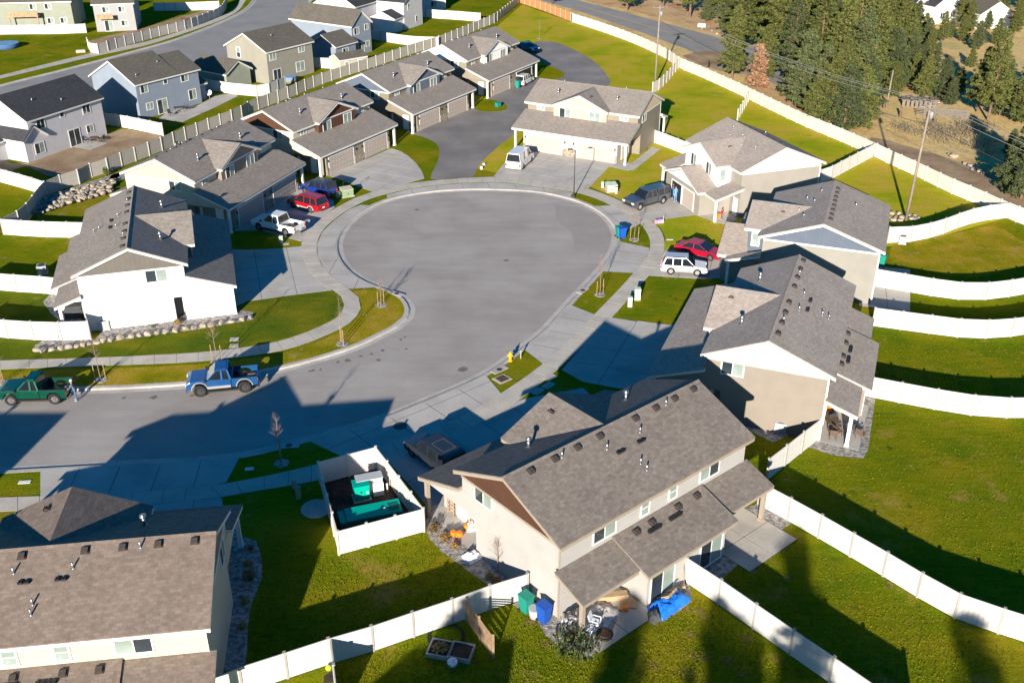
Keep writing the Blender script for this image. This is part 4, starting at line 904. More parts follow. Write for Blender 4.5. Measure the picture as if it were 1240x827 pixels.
# ================================================================ VEHICLES
def car_paint(name, c, metal=.35): return mat(name, c, .32, .03, 1, metal=metal, spec=.6, coat=.8)
car_paint('paint_green', (.002,.085,.052), .5); car_paint('paint_blue', (.018,.115,.33), .5); car_paint('paint_white', (.72,.72,.72), .0); car_paint('paint_red', (.42,.006,.016), .2)
car_paint('paint_steel', (.10,.115,.14), .5); mat('paint_black', (.022,.026,.034), .22, .03, 1, spec=.6, coat=.3); mat('trim_dim', (.09,.09,.095), .4, .05); car_paint('paint_crimson', (.42,.004,.03), .3); car_paint('paint_royal', (.01,.045,.30), .3); car_paint('paint_silver', (.55,.56,.60), .3)
mat('rim_dark', (.06,.06,.065), .5, .2, metal=.4); mat('trim_silver', (.26,.27,.28), .4, .05); mat('beige_trim', (.5,.46,.40), .5, .05)
def arch(xc, r, z0, n=7):
    return [(xc+r*math.cos(math.pi*k/n), z0+r*math.sin(math.pi*k/n)) for k in range(n+1)]
def body_shell(parent, outline, w, paint, name='body', bev=.05, tumble=0, z_t=None):
    """side outline (x,z) swept across the car, edges rounded"""
    bm = bmesh.new(); A = [bm.verts.new((x, -w/2, z)) for x, z in outline]; B = [bm.verts.new((x, w/2, z)) for x, z in outline]
    n = len(outline); bm.faces.new(A); bm.faces.new(B[::-1])
    for k in range(n): bm.faces.new((A[k], B[k], B[(k+1) % n], A[(k+1) % n]))
    bmesh.ops.recalc_face_normals(bm, faces=bm.faces)
    if bev: bmesh.ops.bevel(bm, geom=[e for e in bm.edges if len(e.link_faces) == 2 and e.calc_face_angle() > .5 and abs(e.verts[0].co.y-e.verts[1].co.y) < .01 and e.verts[0].co.z > .35], offset=bev, segments=2, affect='EDGES', clamp_overlap=True)
    me = bpy.data.meshes.new(name); bm.to_mesh(me); bm.free(); me.materials.append(MT[paint])
    return link(name, me, parent)
def wheel(parent, x, y, r, wd, side, rimm='rim', rr=.6):
    def mk():
        m = MB(); n = 20; prof = [(r*.62, .5), (r*.93, .5), (r, .36), (r, -.36), (r*.93, -.5), (r*.62, -.5)]
        i = len(m.v); k0 = len(prof)
        for k in range(n):
            a = 2*math.pi*k/n
            for rr_, yy in prof: m.v.append((rr_*math.cos(a), yy*wd, rr_*math.sin(a)))
        for k in range(n):
            for q in range(k0): m.f.append((k*k0+q, k*k0+(q+1) % k0, ((k+1) % n)*k0+(q+1) % k0, ((k+1) % n)*k0+q)); m.m.append(0); m.sm.append(True)
        return m.mesh('tyre', 'rubber')
    def mk2():
        m = MB(); y0 = wd*.36
        m.tube((0,-y0,0), (0,y0-.03,0), r*rr, n=16)
        for k in range(6):
            a = math.pi*k/3; c, s = math.cos(a), math.sin(a); w = r*.09
            p = [(c*r*.1-s*w, y0-.03, s*r*.1+c*w), (c*r*rr*.98-s*w*.8, y0-.03, s*r*rr*.98+c*w*.8), (c*r*rr*.98+s*w*.8, y0-.03, s*r*rr*.98-c*w*.8), (c*r*.1+s*w, y0-.03, s*r*.1-c*w)]
            m.prism(p, (0,.05,0))
        m.tube((0,y0-.03,0), (0,y0+.05,0), r*.2, n=10)
        return m.mesh('rim', rimm)
    M = TR(x, y, r, 0 if side > 0 else math.pi)
    o = link('wheel', cached(('ty', r, wd), mk), parent, M); link('rim', cached(('rim', r, wd, rimm, rr), mk2), o)
def greenhouse(parent, base, top, w, paint, zb, rails=True, pillars=(), inset=.16, roofm=None, glassm='glass_car'):
    """base/top: (x0,x1) at beltline and at roof; glass body, painted roof panel and pillars"""
    (b0, b1), (t0, t1, zt) = base, top; wb, wt = w/2-.05, w/2-.05-inset
    P = [(b0,zb,wb), (b1,zb,wb), (t1,zt,wt), (t0,zt,wt)]
    m = MB()
    L_ = [(x, -y, z) for x, z, y in P]; R_ = [(x, y, z) for x, z, y in P]
    m.face(L_); m.face(R_[::-1])
    m.face([L_[0], L_[3], R_[3], R_[0]]); m.face([L_[1], R_[1], R_[2], L_[2]]); m.face([L_[3], L_[2], R_[2], R_[3]])
    m.build('windows', glassm, parent)
    r = MB(); h = .055; k = .035
    r.prism([(t0-k, -wt-k, zt-.012), (t1+k, -wt-k, zt-.012), (t1+k, wt+k, zt-.012), (t0-k, wt+k, zt-.012)], (0,0,h)); r.prism([(t0+.12, -wt+.1, zt+h-.012), (t1-.12, -wt+.1, zt+h-.012), (t1-.12, wt-.1, zt+h-.012), (t0+.12, wt-.1, zt+h-.012)], (0,0,.03))
    r.build('roof', roofm or paint, parent)
    p = MB()
    def pil(xb, xt, wd):
        for sgn in (-1, 1):
            yb, yt = sgn*(wb+.012), sgn*(wt+.012)
            q = [(xb-wd/2, yb, zb), (xb+wd/2, yb, zb), (xt+wd/2, yt, zt), (xt-wd/2, yt, zt)]
            p.prism(q, (0, -sgn*.05, 0))
    pil(b0+.05, t0+.05, .12); pil(b1-.05, t1-.05, .09)
    for fx, wd in pillars:
        xb = b0+(b1-b0)*fx; xt = t0+(t1-t0)*fx; xm = (xb+xt)/2; pil(xm, xm, wd)
    p.build('pillars', paint, parent)
def common(t, L_, w, zb, zhood, rims, wb, r, wd, fx, paint, tail=(.62,.9), head=.72, tw=.16):
    for x in (fx, fx-wb):
        for s in (-1, 1): wheel(t, x, s*(w/2-wd/2-.01), r, wd, s, rims)
    hm = cached(('hl', w), lambda: MB().box(-.04,.05,-.17,.17,-.08,.10).mesh('headlight', 'lamp_clear'))
    tm = cached(('tl', tail, tw), lambda: MB().box(-.03,.03,-tw/2,tw/2,tail[0],tail[1]).mesh('tail_light', 'lamp_red'))
    for s in (-1, 1):
        link('headlight', hm, t, TR(L_/2-.02, s*(w/2-.24), head)); link('tail_light', tm, t, TR(-L_/2+.0, s*(w/2-tw/2-.03), 0))
        MB().box(zb[1]-.12, zb[1]+.06, s*(w/2+.0) if s > 0 else -w/2-.18, w/2+.18 if s > 0 else -w/2, zb[0]+.02, zb[0]+.16).build('mirror', 'black_plastic', t)
    MB().box(L_/2-.05, L_/2+.07, -w/2+.06, w/2-.06, .42, .58).build('bumper', 'chrome' if tail[0] > .7 else paint, t)
    MB().box(-L_/2-.08, -L_/2+.04, -w/2+.06, w/2-.06, .45, .62).build('bumper', 'chrome' if tail[0] > .7 else paint, t)
    MB().box(L_/2-.01, L_/2+.03, -w/2+.42, w/2-.42, .60, .84).build('grille', 'black_plastic', t)
    MB().box(-L_/2-.11, -L_/2-.08, -.17, .17, .60, .72).build('number_plate', 'lamp_clear', t)
    MB().box(-L_/2+.5, L_/2-.5, -w/2+.12, w/2-.12, .28, .42).build('underbody', 'black_plastic', t)
def doors(t, w, xs, z0, z1, paint, hz):
    m = MB()
    for x in xs:
        for s in (-1, 1): m.box(x-.008, x+.008, s*w/2-.004, s*w/2+.004, z0, z1)
    m.build('door_gap', 'black_plastic', t)
    for x in xs[:-1] if len(xs) > 1 else xs:
        for s in (-1, 1): MB().box(x+.08-.0, x+.26, min(s*w/2, s*(w/2+.03)), max(s*w/2, s*(w/2+.03)), hz, hz+.04).build('door_handle', paint, t)
def arches(t, xs, r, w, m='black_plastic', zc=None):
    for x in xs:
        for s in (-1, 1):
            b = MB(); n = 8
            for k in range(n):
                a0, a1 = math.pi*k/n, math.pi*(k+1)/n
                q = [(x+rr*math.cos(a), s*(w/2-.02), (zc or r)+rr*math.sin(a)) for rr, a in ((r, a0), (r+.07, a0), (r+.07, a1), (r, a1))]
                b.prism(q, (0, s*.05, 0))
            b.build('wheel_arch', m, t)
def place(t, nearpx, farpx, fx, rx, side, w, wd, z=-.12):
    """put the car so that its near-side front and rear wheels touch the two surveyed points"""
    a, b = Vector(G2(nearpx, z)), Vector(G2(farpx, z)); d = (a-b).normalized(); n = Vector((-d.y, d.x))
    mid = (a+b)/2; c = mid - n*side*(w/2-wd/2) - d*((fx+rx)/2)
    t.location = (c.x, c.y, z+.004); t.rotation_euler = (0, 0, math.atan2(d.y, d.x))
def pickup(label, paint, L_=5.9, w=2.0, lift=.12, r=.44, rims='rim', roof=1.88, arch_m=None, topper=None, group='pickup trucks', cargo=False, lower=None, dual=True):
    t = thing('pickup_truck', label, 'pickup truck', group=group); zl = .44+lift; zb = 1.12+lift; fx, wb = L_/2-1.0, L_*.622; rx = fx-wb; ra = r+.08
    zh = 1.14+lift; cab0 = -L_/2+2.0
    out = [(L_/2-.02,zl),(L_/2,.74+lift),(L_/2-.06,zh-.10),(L_/2-.35,zh),(L_/2-1.45,zh+.06),(cab0,zb),(cab0,zl)]
    out += [(cab0+.1,zl)]
    a = [(x, z) for x, z in arch(fx, ra, zl)][::-1]
    body_shell(t, out[:-1]+a, w, paint)
    xw = L_/2-1.45
    greenhouse(t, (cab0+.02, xw-.05), (cab0+.2, xw-.85, roof+lift*.9), w, paint, zb-.01, pillars=((.42,.11),))
    # bed
    z1 = zb+.03; a2 = arch(rx, ra, zl)[::-1]
    for s in (-1, 1):
        sp = [(cab0-.03,zl),(cab0-.03,z1),(-L_/2+.02,z1),(-L_/2,.7+lift),(-L_/2+.02,zl)]
        m = MB(); y = s*w/2; m.prism([(x, y, z) for x, z in sp+a2], (0, -s*.09, 0)); m.build('bed_side', paint, t)
        MB().box(cab0-.03, -L_/2+.02, min(y-s*.1, y+s*.01), max(y-s*.1, y+s*.01), z1, z1+.03).build('bed_rail', 'black_plastic', t) if False else MB().box(-L_/2+.02, cab0-.03, min(y-s*.1, y+s*.01), max(y-s*.1, y+s*.01), z1, z1+.03).build('bed_rail', 'black_plastic', t)
    MB().box(-L_/2+.05, cab0-.03, -w/2+.08, w/2-.08, .62+lift, .68+lift).build('bed_floor', 'black_plastic', t)
    MB().box(-L_/2, -L_/2+.07, -w/2+.02, w/2-.02, .62+lift, z1-.01).build('tailgate', paint, t)
    MB().box(cab0-.09, cab0-.03, -w/2+.02, w/2-.02, .62+lift, z1-.01).build('bed_wall', paint, t)
    common(t, L_, w, (zb, xw), zh, rims, wb, r, .30, fx, paint, tail=(.72+lift,1.02+lift), head=.86+lift)
    doors(t, w, [cab0+.12, cab0+1.05, xw-.08], zl+.08, zb-.05, paint, zb-.22)
    arches(t, (fx, rx), ra, w, arch_m or paint, zc=zl)
    if lower: MB().box(cab0+.1, fx-ra-.05, -w/2-.012, w/2+.012, zl-.02, zl+.2).build('rocker_panel', lower, t)
    if cargo: MB().box(-L_/2+.2, -L_/2+.8, .1, .6, .68+lift, .98+lift).build('box', 'wood', t)
    if topper:
        greenhouse(t, (-L_/2+.04, cab0-.04), (-L_/2+.22, cab0-.06, roof+lift*.9-.04), w, topper, z1+.03, pillars=((.5,.12),), inset=.14)
    t['_'] = 0; del t['_']
    return t, fx, rx, w, .30
def wagon(label, paint, kind='suv', L_=4.8, w=1.88, r=.37, roof=1.72, rims='rim', hood=None, belt=1.0, group=None, arch_m=None, lower=None, pill=((.33,.10),(.66,.10)), rack=False, nose=1.15, tailx=.12, roofm=None, zl=.34):
    t = thing({'suv':'suv','sedan':'sedan_car','van':'van','jeep':'off_road_car'}[kind], label, {'suv':'SUV','sedan':'car','van':'van','jeep':'off-road car'}[kind], group=group)
    fx = L_/2-.88; wb = L_*.585; rx = fx-wb; ra = r+.06; zh = hood or belt-.04
    if kind == 'sedan': out = [(L_/2-.03,zl),(L_/2,.55),(L_/2-.12,zh-.14),(L_/2-nose,zh),(-L_/2+1.0,belt),(-L_/2+.12,belt-.04),(-L_/2,.66),(-L_/2+.04,zl)]
    else: out = [(L_/2-.03,zl),(L_/2,.62),(L_/2-.08,zh-.1),(L_/2-nose,zh+.02),(-L_/2+.06,belt),(-L_/2,.7),(-L_/2+.03,zl)]
    out = out+arch(rx, ra, zl)[::-1]+arch(fx, ra, zl)[::-1]
    body_shell(t, out, w, paint)
    if kind == 'sedan': greenhouse(t, (-L_/2+.55, L_/2-nose+.05), (-L_/2+1.35, L_/2-nose-.95, roof), w, paint, belt-.01, pillars=((.5,.09),), inset=.2, roofm=roofm)
    elif kind == 'jeep': greenhouse(t, (-L_/2+.1, L_/2-nose), (-L_/2+.12, L_/2-nose-.25, roof), w, paint, belt-.01, pillars=pill, inset=.08, roofm=roofm)
    else: greenhouse(t, (-L_/2+.07, L_/2-nose+.02), (-L_/2+.07+tailx+.15, L_/2-nose-.72, roof), w, paint, belt-.01, pillars=pill, inset=.15, roofm=roofm)
    common(t, L_, w, (belt, L_/2-nose-.2), zh, rims, wb, r, .24, fx, paint, tail=(.62,.92), head=.70)
    n = [rx+ra+.02, rx+ra+.9, L_/2-nose-.0]
    doors(t, w, n, zl+.1, belt-.04, paint, belt-.16)
    if arch_m: arches(t, (fx, rx), ra, w, arch_m, zc=zl)
    if lower: MB().box(rx+ra+.02, fx-ra-.02, -w/2-.012, w/2+.012, zl, zl+.2).build('rocker_panel', lower, t)
    if rack:
        for s in (-1, 1): MB().box(-L_/2+.5, L_/2-nose-1.0, s*(w/2-.32)-.03, s*(w/2-.32)+.03, roof+.07, roof+.12).build('roof_rail', 'black_plastic', t)
    return t, fx, rx, w, .24
SD = .026
def put(c, f, r_, side, z=-.12): place(c[0], f, r_, c[1], c[2], side, c[3], c[4], z); return c[0]
put(pickup('dark green pickup parked at the kerb with a man at its tailgate', 'paint_green', L_=5.25, lift=.14, r=.46), (15.3,490.5), (67.8,489), 1)
put(pickup('metallic blue crew cab pickup with oversized tyres parked at the kerb', 'paint_blue', L_=5.45, lift=.24, r=.50, rims='rim_dark', cargo=True, arch_m='trim_silver', lower='trim_silver'), (242.6,480.2), (298.5,474.8), 1)
put(pickup('white pickup half in shade, lowest vehicle on the crowded driveway', 'paint_white', L_=5.8, lift=.05, r=.40), (313,278.5), (348.5,286), 1, SD)
put(pickup('steel grey pickup with matching bed canopy, men standing behind it', 'paint_steel', L_=5.7, lift=.06, r=.41, topper='paint_steel', rims='trim_silver'), (772.3,255.4), (804.2,246.5), 1, SD)
put(wagon('red SUV with pale lower trim between the white pickup and the blue off-roader', 'paint_red', L_=4.8, roof=1.74, arch_m='beige_trim', lower='beige_trim', rack=True, pill=((.30,.10),(.62,.10))), (353,251), (379.4,258.5), 1, SD)
jp = wagon('royal blue off-roader with flat dark top and spare wheel on its back', 'paint_royal', 'jeep', L_=4.4, w=1.85, r=.42, roof=1.80, belt=1.14, hood=1.14, nose=1.5, roofm='paint_black', pill=((.33,.12),(.66,.12)), zl=.48, arch_m='black_plastic')
put(jp, (366.5,234.5), (394,241.5), 1, SD); wheel(jp[0], 0, 0, .40, .22, 1)
sp = [c for c in jp[0].children if c.name.startswith('wheel')][-1]; sp.matrix_local = Matrix.Translation((-2.32, 0, 1.05)) @ Matrix.Rotation(math.pi/2, 4, 'Z')
put(wagon('white cargo van parked on the driveway of the cream house', 'paint_white', 'van', L_=5.3, w=2.0, r=.36, roof=2.12, belt=1.22, hood=1.10, nose=.95, pill=((.22,.95),(.62,.75)), tailx=-.05), (645,194.4), (631.6,206.6), -1, SD)
put(wagon('bright crimson sedan, nose towards the beige house, beside the white SUV', 'paint_crimson', 'sedan', L_=4.8, w=1.85, r=.34, roof=1.42, belt=.94, nose=1.25), (859.4,316), (829,309), -1, SD)
put(wagon('white and silver boxy SUV parked beside the crimson sedan', 'paint_white', L_=4.35, roof=1.66, rack=True, lower='trim_silver', rims='trim_silver', roofm='paint_silver'), (843.9,334.4), (812,332.4), -1, SD)
c_ = wagon('black SUV in the shade beside the fenced utility cabinets', 'paint_black', L_=5.2, w=1.95, r=.39, roof=1.85, belt=1.1, pill=((.33,.10),(.64,.10)), nose=1.2); put(c_, (499.5,552), (521,578), 1, SD)
h_ = .704+math.pi/2; c_[0].rotation_euler = (0, 0, h_)
m_ = MB(); [m_.box(*b) for b in ((-1.6,-.2,-.52,-.49,1.92,1.94),(-1.6,-.2,.49,.52,1.92,1.94),(-1.6,-1.57,-.49,.49,1.92,1.94),(-.23,-.2,-.49,.49,1.92,1.94))]; m_.build('sunroof_trim', 'trim_dim', c_[0])
g_ = Vector(G2((499.5,553), 0)); d_ = Vector((math.cos(h_), math.sin(h_))); n_2 = Vector((-d_.y, d_.x)); q_ = g_-d_*c_[1]-n_2*.85; c_[0].location = (q_.x, q_.y, SD)
put(wagon('small white SUV backing out of the open far garage', 'paint_white', L_=4.3, w=1.8, r=.34, roof=1.62), (646,99), (633.5,106), -1, .02)
put(wagon('blue sedan parked behind the farthest house on the lane', 'paint_blue', 'sedan', L_=4.6, w=1.82, r=.33, roof=1.42, belt=.92, nose=1.25), (645,65), (626,60), -1, .02)
# ================================================================ TREES AND PLANTS
def needle_tuft(m, c, r, rnd, n=9, flat=.8):
    for k in range(n):
        d = Vector((rnd.gauss(0,1), rnd.gauss(0,1), rnd.gauss(0,1)*flat)).normalized()*r*rnd.uniform(.25,1)
        p = Vector(c)+d; a = Vector((rnd.gauss(0,1), rnd.gauss(0,1), rnd.gauss(0,.6))).normalized(); b = a.cross(Vector((rnd.gauss(0,1), rnd.gauss(0,1), rnd.gauss(0,1)))).normalized()
        s = rnd.uniform(.12,.27)
        i = len(m.v); m.v += [tuple(p-a*s), tuple(p+b*s*.5), tuple(p+a*s), tuple(p-b*s*.5)]; m.f.append((i,i+1,i+2,i+3)); m.m.append(0); m.sm.append(False)
def pine_meshes(seed, H=15, Rm=2.6, base=.22, dens=1.0, mt='needles', top=.6):
    rnd = random.Random(seed); tr = MB(); cr = MB(); n = 7
    px, py = 0, 0; prev = Vector((0,0,-.2)); r0 = .22*H/15
    for k in range(n):
        z = H*(k+1)/n; px += rnd.uniform(-.12,.12); py += rnd.uniform(-.12,.12); q = Vector((px,py,z*.97))
        tr.tube(prev, q, r0*(1-k/n)+.03, r0*(1-(k+1)/n)+.03, n=7, caps=False); prev = q
    nb = int(84*dens)
    for k in range(nb):
        t = (k+rnd.random())/nb; z = H*(base+(1-base)*t)
        prof = (1-t)**.75*(.55+.45*min(1, t/.18)) + .06
        L_ = Rm*1.12*prof*rnd.uniform(.65,1.18); a = k*2.39996+rnd.uniform(-.5,.5)
        up = rnd.uniform(-.10,.35)+t*.4
        d = Vector((math.cos(a), math.sin(a), up)).normalized()
        p0 = Vector((0,0,z)); p1 = p0+d*L_*.92
        tr.tube(p0, p1, .05, .015, n=4, caps=False)
        nt_ = max(2, int(L_/.42))
        for q in range(nt_):
            f = .22+.78*(q+1)/nt_; c = p0+d*L_*f+Vector((rnd.gauss(0,.18), rnd.gauss(0,.18), rnd.gauss(0,.12)+.05))
            needle_tuft(cr, c, .34+.22*(1-f)+.2*rnd.random(), rnd, 19)
            if q > 0 and rnd.random() < .75:
                s = Vector((-d.y, d.x, 0))*rnd.choice((-1,1))*rnd.uniform(.35,.9)*(1.1-f)
                needle_tuft(cr, c+s, .40, rnd, 13)
    needle_tuft(cr, (px,py,H), .3, rnd, 12, 1.5)
    return tr.mesh('trunk', 'bark'), cr.mesh('crown', mt)
PV = [pine_meshes(11, 15, 3.5, .12, 1.15), pine_meshes(12, 17, 3.7, .18, 1.2), pine_meshes(13, 13, 3.8, .07, 1.2), pine_meshes(14, 16, 3.1, .14, 1.1, 'needles_blue'), pine_meshes(15, 12, 3.7, .05, 1.25, 'needles_blue')]
rndp = random.Random(77)
def pine(label, px, py, v, s, group='pines beyond the perimeter fence', rz=None, xy=None):
    x, y = xy or G2((px, py)); t = thing('pine_tree', label, 'tree', (x, y, 0), rz if rz is not None else rndp.uniform(0, 6.28), group)
    link('trunk', PV[v][0], t, Matrix.Diagonal((s, s, s, 1))); link('crown', PV[v][1], t, Matrix.Diagonal((s, s, s, 1))); return t
forest = 'tall green pine in the dense stand above the perimeter fence'
pts = [(886,97,0,.72),(897,70,1,.95),(880,50,3,.8),(918,60,0,1.05),(940,84,1,.98),(955,101,3,.82),(971,131,4,.86),(985,150,2,.55),(1003,154,2,.72),(1022,160,4,.72),(985,112,1,.92),(1010,122,0,.95),(1035,135,3,.85),(1040,157,2,.62),(1000,88,3,1.05),(965,70,0,1.05),(1030,95,1,1.0),(1052,112,0,.85),(940,45,3,1.0),(905,35,1,.95),(975,40,1,1.1),(1010,55,0,1.1),(1045,62,3,1.0),(1068,85,2,.8),(1075,108,4,.72),(1060,30,0,.9),(1085,50,4,.8),(1025,22,1,1.1),(985,8,0,1.1),(945,8,3,1.1),(912,8,1,1.0),(1060,5,2,.9),(1010,-8,1,1.1),(965,-15,0,1.1),(925,-18,3,1.1),(890,-10,1,1.0),(1075,-10,0,.9),(1090,18,2,.75),(1050,140,4,.6),(958,120,2,.5),(1070,62,1,.85),(1085,78,0,.75),(1088,36,3,.85),(1078,18,1,.9),(1098,4,0,.8),(1064,100,2,.75),(1082,98,4,.62),(1058,80,3,.9),(930,65,1,.95),(925,95,2,.6),(995,135,4,.75),(1015,140,2,.8),(1100,58,4,.6),(1112,-12,1,.8),(1096,76,0,.55)]
fl_ = {(886,97):'pine at the left end of the dense stand, beside the rust brown dead one', (971,131):'low branching pine close behind the perimeter fence with its trunk in view', (985,150):'small pine touching the perimeter fence right of the low branching one', (1003,154):'round pine behind the fence in the middle of the front row', (1022,160):'lowest pine of the stand, at the edge of the dry grass', (1040,157):'bushy pine at the right end of the front row above the fence', (955,101):'pine with bare trunk foot just right of the dead brown one', (1050,140):'small pine beside the short bare pole', (880,50):'pine standing against the curve of the county road', (1075,108):'bluish pine just above the short bare pole', (1085,50):'small pine left of the far white houses', (1090,18):'small pine left of the white walls at the top edge'}
for px, py, v, s in pts: pine(fl_.get((px, py), forest), px, py, v, s*1.08)
rt = [(1103,62,2,.45),(1122,56,4,.42),(1140,52,0,.38),(1165,50,2,.36),(1182,60,4,.42),(1206,54,2,.36),(1228,44,0,.40),(1100,92,4,.55),(1118,118,2,.48),(1140,120,4,.52),(1160,112,2,.30),(1183,136,0,.62),(1196,146,1,.74),(1210,140,4,.66),(1238,150,2,.62),(1220,232,2,.50),(1236,240,4,.85),(1222,190,4,.30),(1178,10,0,.45),(1200,8,1,.4),(1165,-6,3,.5),(1215,14,2,.34),(1236,12,0,.5),(1112,16,2,.36),(1128,-4,1,.4),(1095,-8,0,.8),(1150,128,4,.36),(1245,110,4,.5),(1175,82,2,.26),(1130,95,3,.36),(1163,33,0,.48),(1172,38,2,.45),(1108,40,4,.5),(1230,38,0,.46),(1118,47,2,.36),(1072,72,4,.5),(1082,88,2,.48),(1092,70,0,.46),(1088,108,4,.44),(1106,104,2,.40),(1116,82,4,.36),(1098,48,2,.5),(1080,118,2,.42),(1195,36,4,.30),(1126,66,2,.34),(1150,46,4,.30)]
rl_ = {(1103,62):'small pine in front of the half hidden grey white far house', (1122,56):'pine just below the white walled far house', (1182,60):'bluish pine in front of the low white far house', (1228,44):'pine at the right edge below the far houses', (1118,118):'round pine behind the timber shack', (1140,120):'pine behind the stacked fence rails', (1183,136):'tallest pine on the dry ground, left of the big pair', (1196,146):'big pine casting a deep blue shadow on the scrub', (1210,140):'bluish pine right of the big shadow casting pine', (1220,232):'bushy pine beside the dirt track at the right edge', (1236,240):'pine at the far right end of the dirt track', (1222,190):'very small pine above the dirt track', (1238,150):'pine cut by the right edge', (1178,10):'pine rising between the two far white houses', (1130,95):'small pine on the dry slope above the shack'}
for px, py, v, s in rt: pine(rl_.get((px, py), 'pine among the scattered trees on the dry ground at the upper right'), px, py, v, s, 'scattered pines at the upper right')
cl_ = {(759,13):'pine trunk at the top edge across the road, first from the orange fence', (803,8):'low dark pine beside the far utility pole top', (880,27):'pine with long bare trunk beside the road curve', (856,26):'small pine among pale stones across the road'}
for px, py, v, s in [(711,-18,1,.9),(759,13,0,.85),(803,8,3,.62),(835,22,1,.95),(856,26,4,.5),(880,27,0,1.0),(790,-10,1,.9),(830,-10,0,1.0)]: pine(cl_.get((px, py), 'pine with bare lower trunk standing on the far side of the county road'), px, py, v, s, 'pines across the county road')
for v in [pine_meshes(31, 6.6, 1.6, .06, .7, 'needles_dead')]:
    x, y = G2((917,107)); t = thing('dead_pine_tree', 'rust brown dead pine at the edge of the green stand', 'tree', (x, y, 0), .4); link('trunk', v[0], t); link('crown', v[1], t)
# pines behind the camera whose shadows fall on the near lawns and fences
for tip, v, s in [((965,655),1,1.0),((878,728),0,1.25),((768,728),1,1.05),((738,805),3,.9),((566,728),0,.95),((967,770),1,.9),((1167,735),1,1.15),((243,790),0,1.1),((600,676),3,.9),((905,770),4,1.2)]:
    g = Vector(G2(tip)); H = {0:15,1:17,2:13,3:16,4:12}[v]*s; dd = Vector((math.sin(SHADOW_AZ), math.cos(SHADOW_AZ)))*H/math.tan(SUN_EL)
    pine('tall pine standing outside the frame below, throwing its shadow on the near lawns', 0, 0, v, s, 'pines outside the frame', xy=tuple(g-dd))
# leafy / shrub clumps
def leaf_clump(seed, n, rx, rz, s0=.05, s1=.12, mt='shrub_leaves', name='foliage', z0=0):
    rnd = random.Random(seed); m = MB()
    for k in range(n):
        d = Vector((rnd.gauss(0,1), rnd.gauss(0,1), rnd.gauss(0,1))).normalized()*(rnd.random()**.4)
        p = Vector((d.x*rx, d.y*rx, z0+rz*.9+d.z*rz)); a = Vector((rnd.gauss(0,1), rnd.gauss(0,1), rnd.gauss(0,1))).normalized(); b = a.orthogonal().normalized(); s = rnd.uniform(s0, s1)
        m.face([p-a*s, p+b*s*.6, p+a*s, p-b*s*.6])
    return m.mesh(name, mt)
SHR = {'a': lambda: leaf_clump(1, 260, .5, .35), 'b': lambda: leaf_clump(2, 260, .5, .35, mt='dry_leaves'), 'c': lambda: leaf_clump(3, 560, 1.1, .5, .05, .13)}
def shrub(label, p, kind='a', s=1.0, h=1.0, grp=None):
    x, y = G2(p) if p[0] > 50 or p[1] > 100 else p
    t = thing('shrub', label, 'shrub', (x, y, 0), rndp.uniform(0,6), grp); st = MB()
    for k in range(5): a = k*1.26; st.tube((0,0,0), (math.cos(a)*.3*s, math.sin(a)*.3*s, .5*s*h), .015, .008, n=4)
    st.build('stem', 'twig', t); link('foliage', cached(('shr', kind), SHR[kind]), t, Matrix.Diagonal((s, s, s*h, 1)))
    return t
shrub('large grey green shrub at the patio corner of the off-white house', (697,790), 'c', 1.25, 1.1)
shrub('brownish shrub in the gravel beside the entry post of the off-white house', (525,643), 'b', .9)
shrub('yellow green shrub in the gravel near the two pumpkins', (539,654), 'b', .8)
shrub('pinkish dry plant in the gravel below the pumpkins', (551,663), 'b', .55)
shrub('rust brown low shrub on the gravel below the white wall', (215,392), 'b', .8, .7)
shrub('small green shrub on the gravel below the white wall', (186,396), 'a', .5, .7)
shrub('dark conical shrub between the tan rear fence and the boulder bank', (129,213), 'a', .8, 2.2)
shrub('small round evergreen at the foot of the tan rear fence', (213,176), 'a', .6, 1.3)
shrub('dry shrub beside the side door slab of the cream and white house', (781,183), 'b', .7)
for p, s, q_ in [((303,665),.6,'topmost'),((301,684),.6,'second from the top'),((302,700),.9,'largest'),((297,730),.6,'second from the bottom'),((293,760),.6,'lowest')]: shrub(q_+' dark shrub in the shaded gravel bed by the corner house', p, 'b', s, .8, 'shrubs in the shaded gravel bed')
for p, q_ in [((593,700),'left'),((601,705),'right')]: shrub(q_+' one of two small dark shrubs in the shaded gravel by the off-white wall', p, 'b', .6, .8, 'shrubs against the off-white wall')
for p, s, g in [((1106,150),.9,0),((1098,163),.8,0),((1135,170),.9,0)]: pass
rs = random.Random(3)
scr = []
for k in range(46):
    px, py = rs.uniform(1085,1215), rs.uniform(150,200)
    if py > 158+(px-1085)*.33 or py < 140: continue
    scr.append((px, py))
for k in range(40):
    px = rs.uniform(1090,1205); py = 150+(px-1085)*.30*rs.random()+rs.uniform(0,8)
    scr.append((px, py))
m = MB(); rr = random.Random(9)
for px, py in scr:
    g = G2((px, py)); R0 = rr.uniform(.7,1.6)
    for q in range(90):
        d = Vector((rr.gauss(0,1)*R0*.6, rr.gauss(0,1)*R0*.6, abs(rr.gauss(0,.35)))); p = Vector((*g, .05))+d; s = rr.uniform(.08,.22); a = Vector((rr.gauss(0,.4), rr.gauss(0,.4), 1)).normalized(); b = a.orthogonal().normalized()
        m.face([p-a*s, p+b*s*.3, p+a*s, p-b*s*.3])
foliage('scrub', (.26,.20,.13), (.48,.41,.29)); tag(m.build('undergrowth', 'scrub'), kind='stuff')
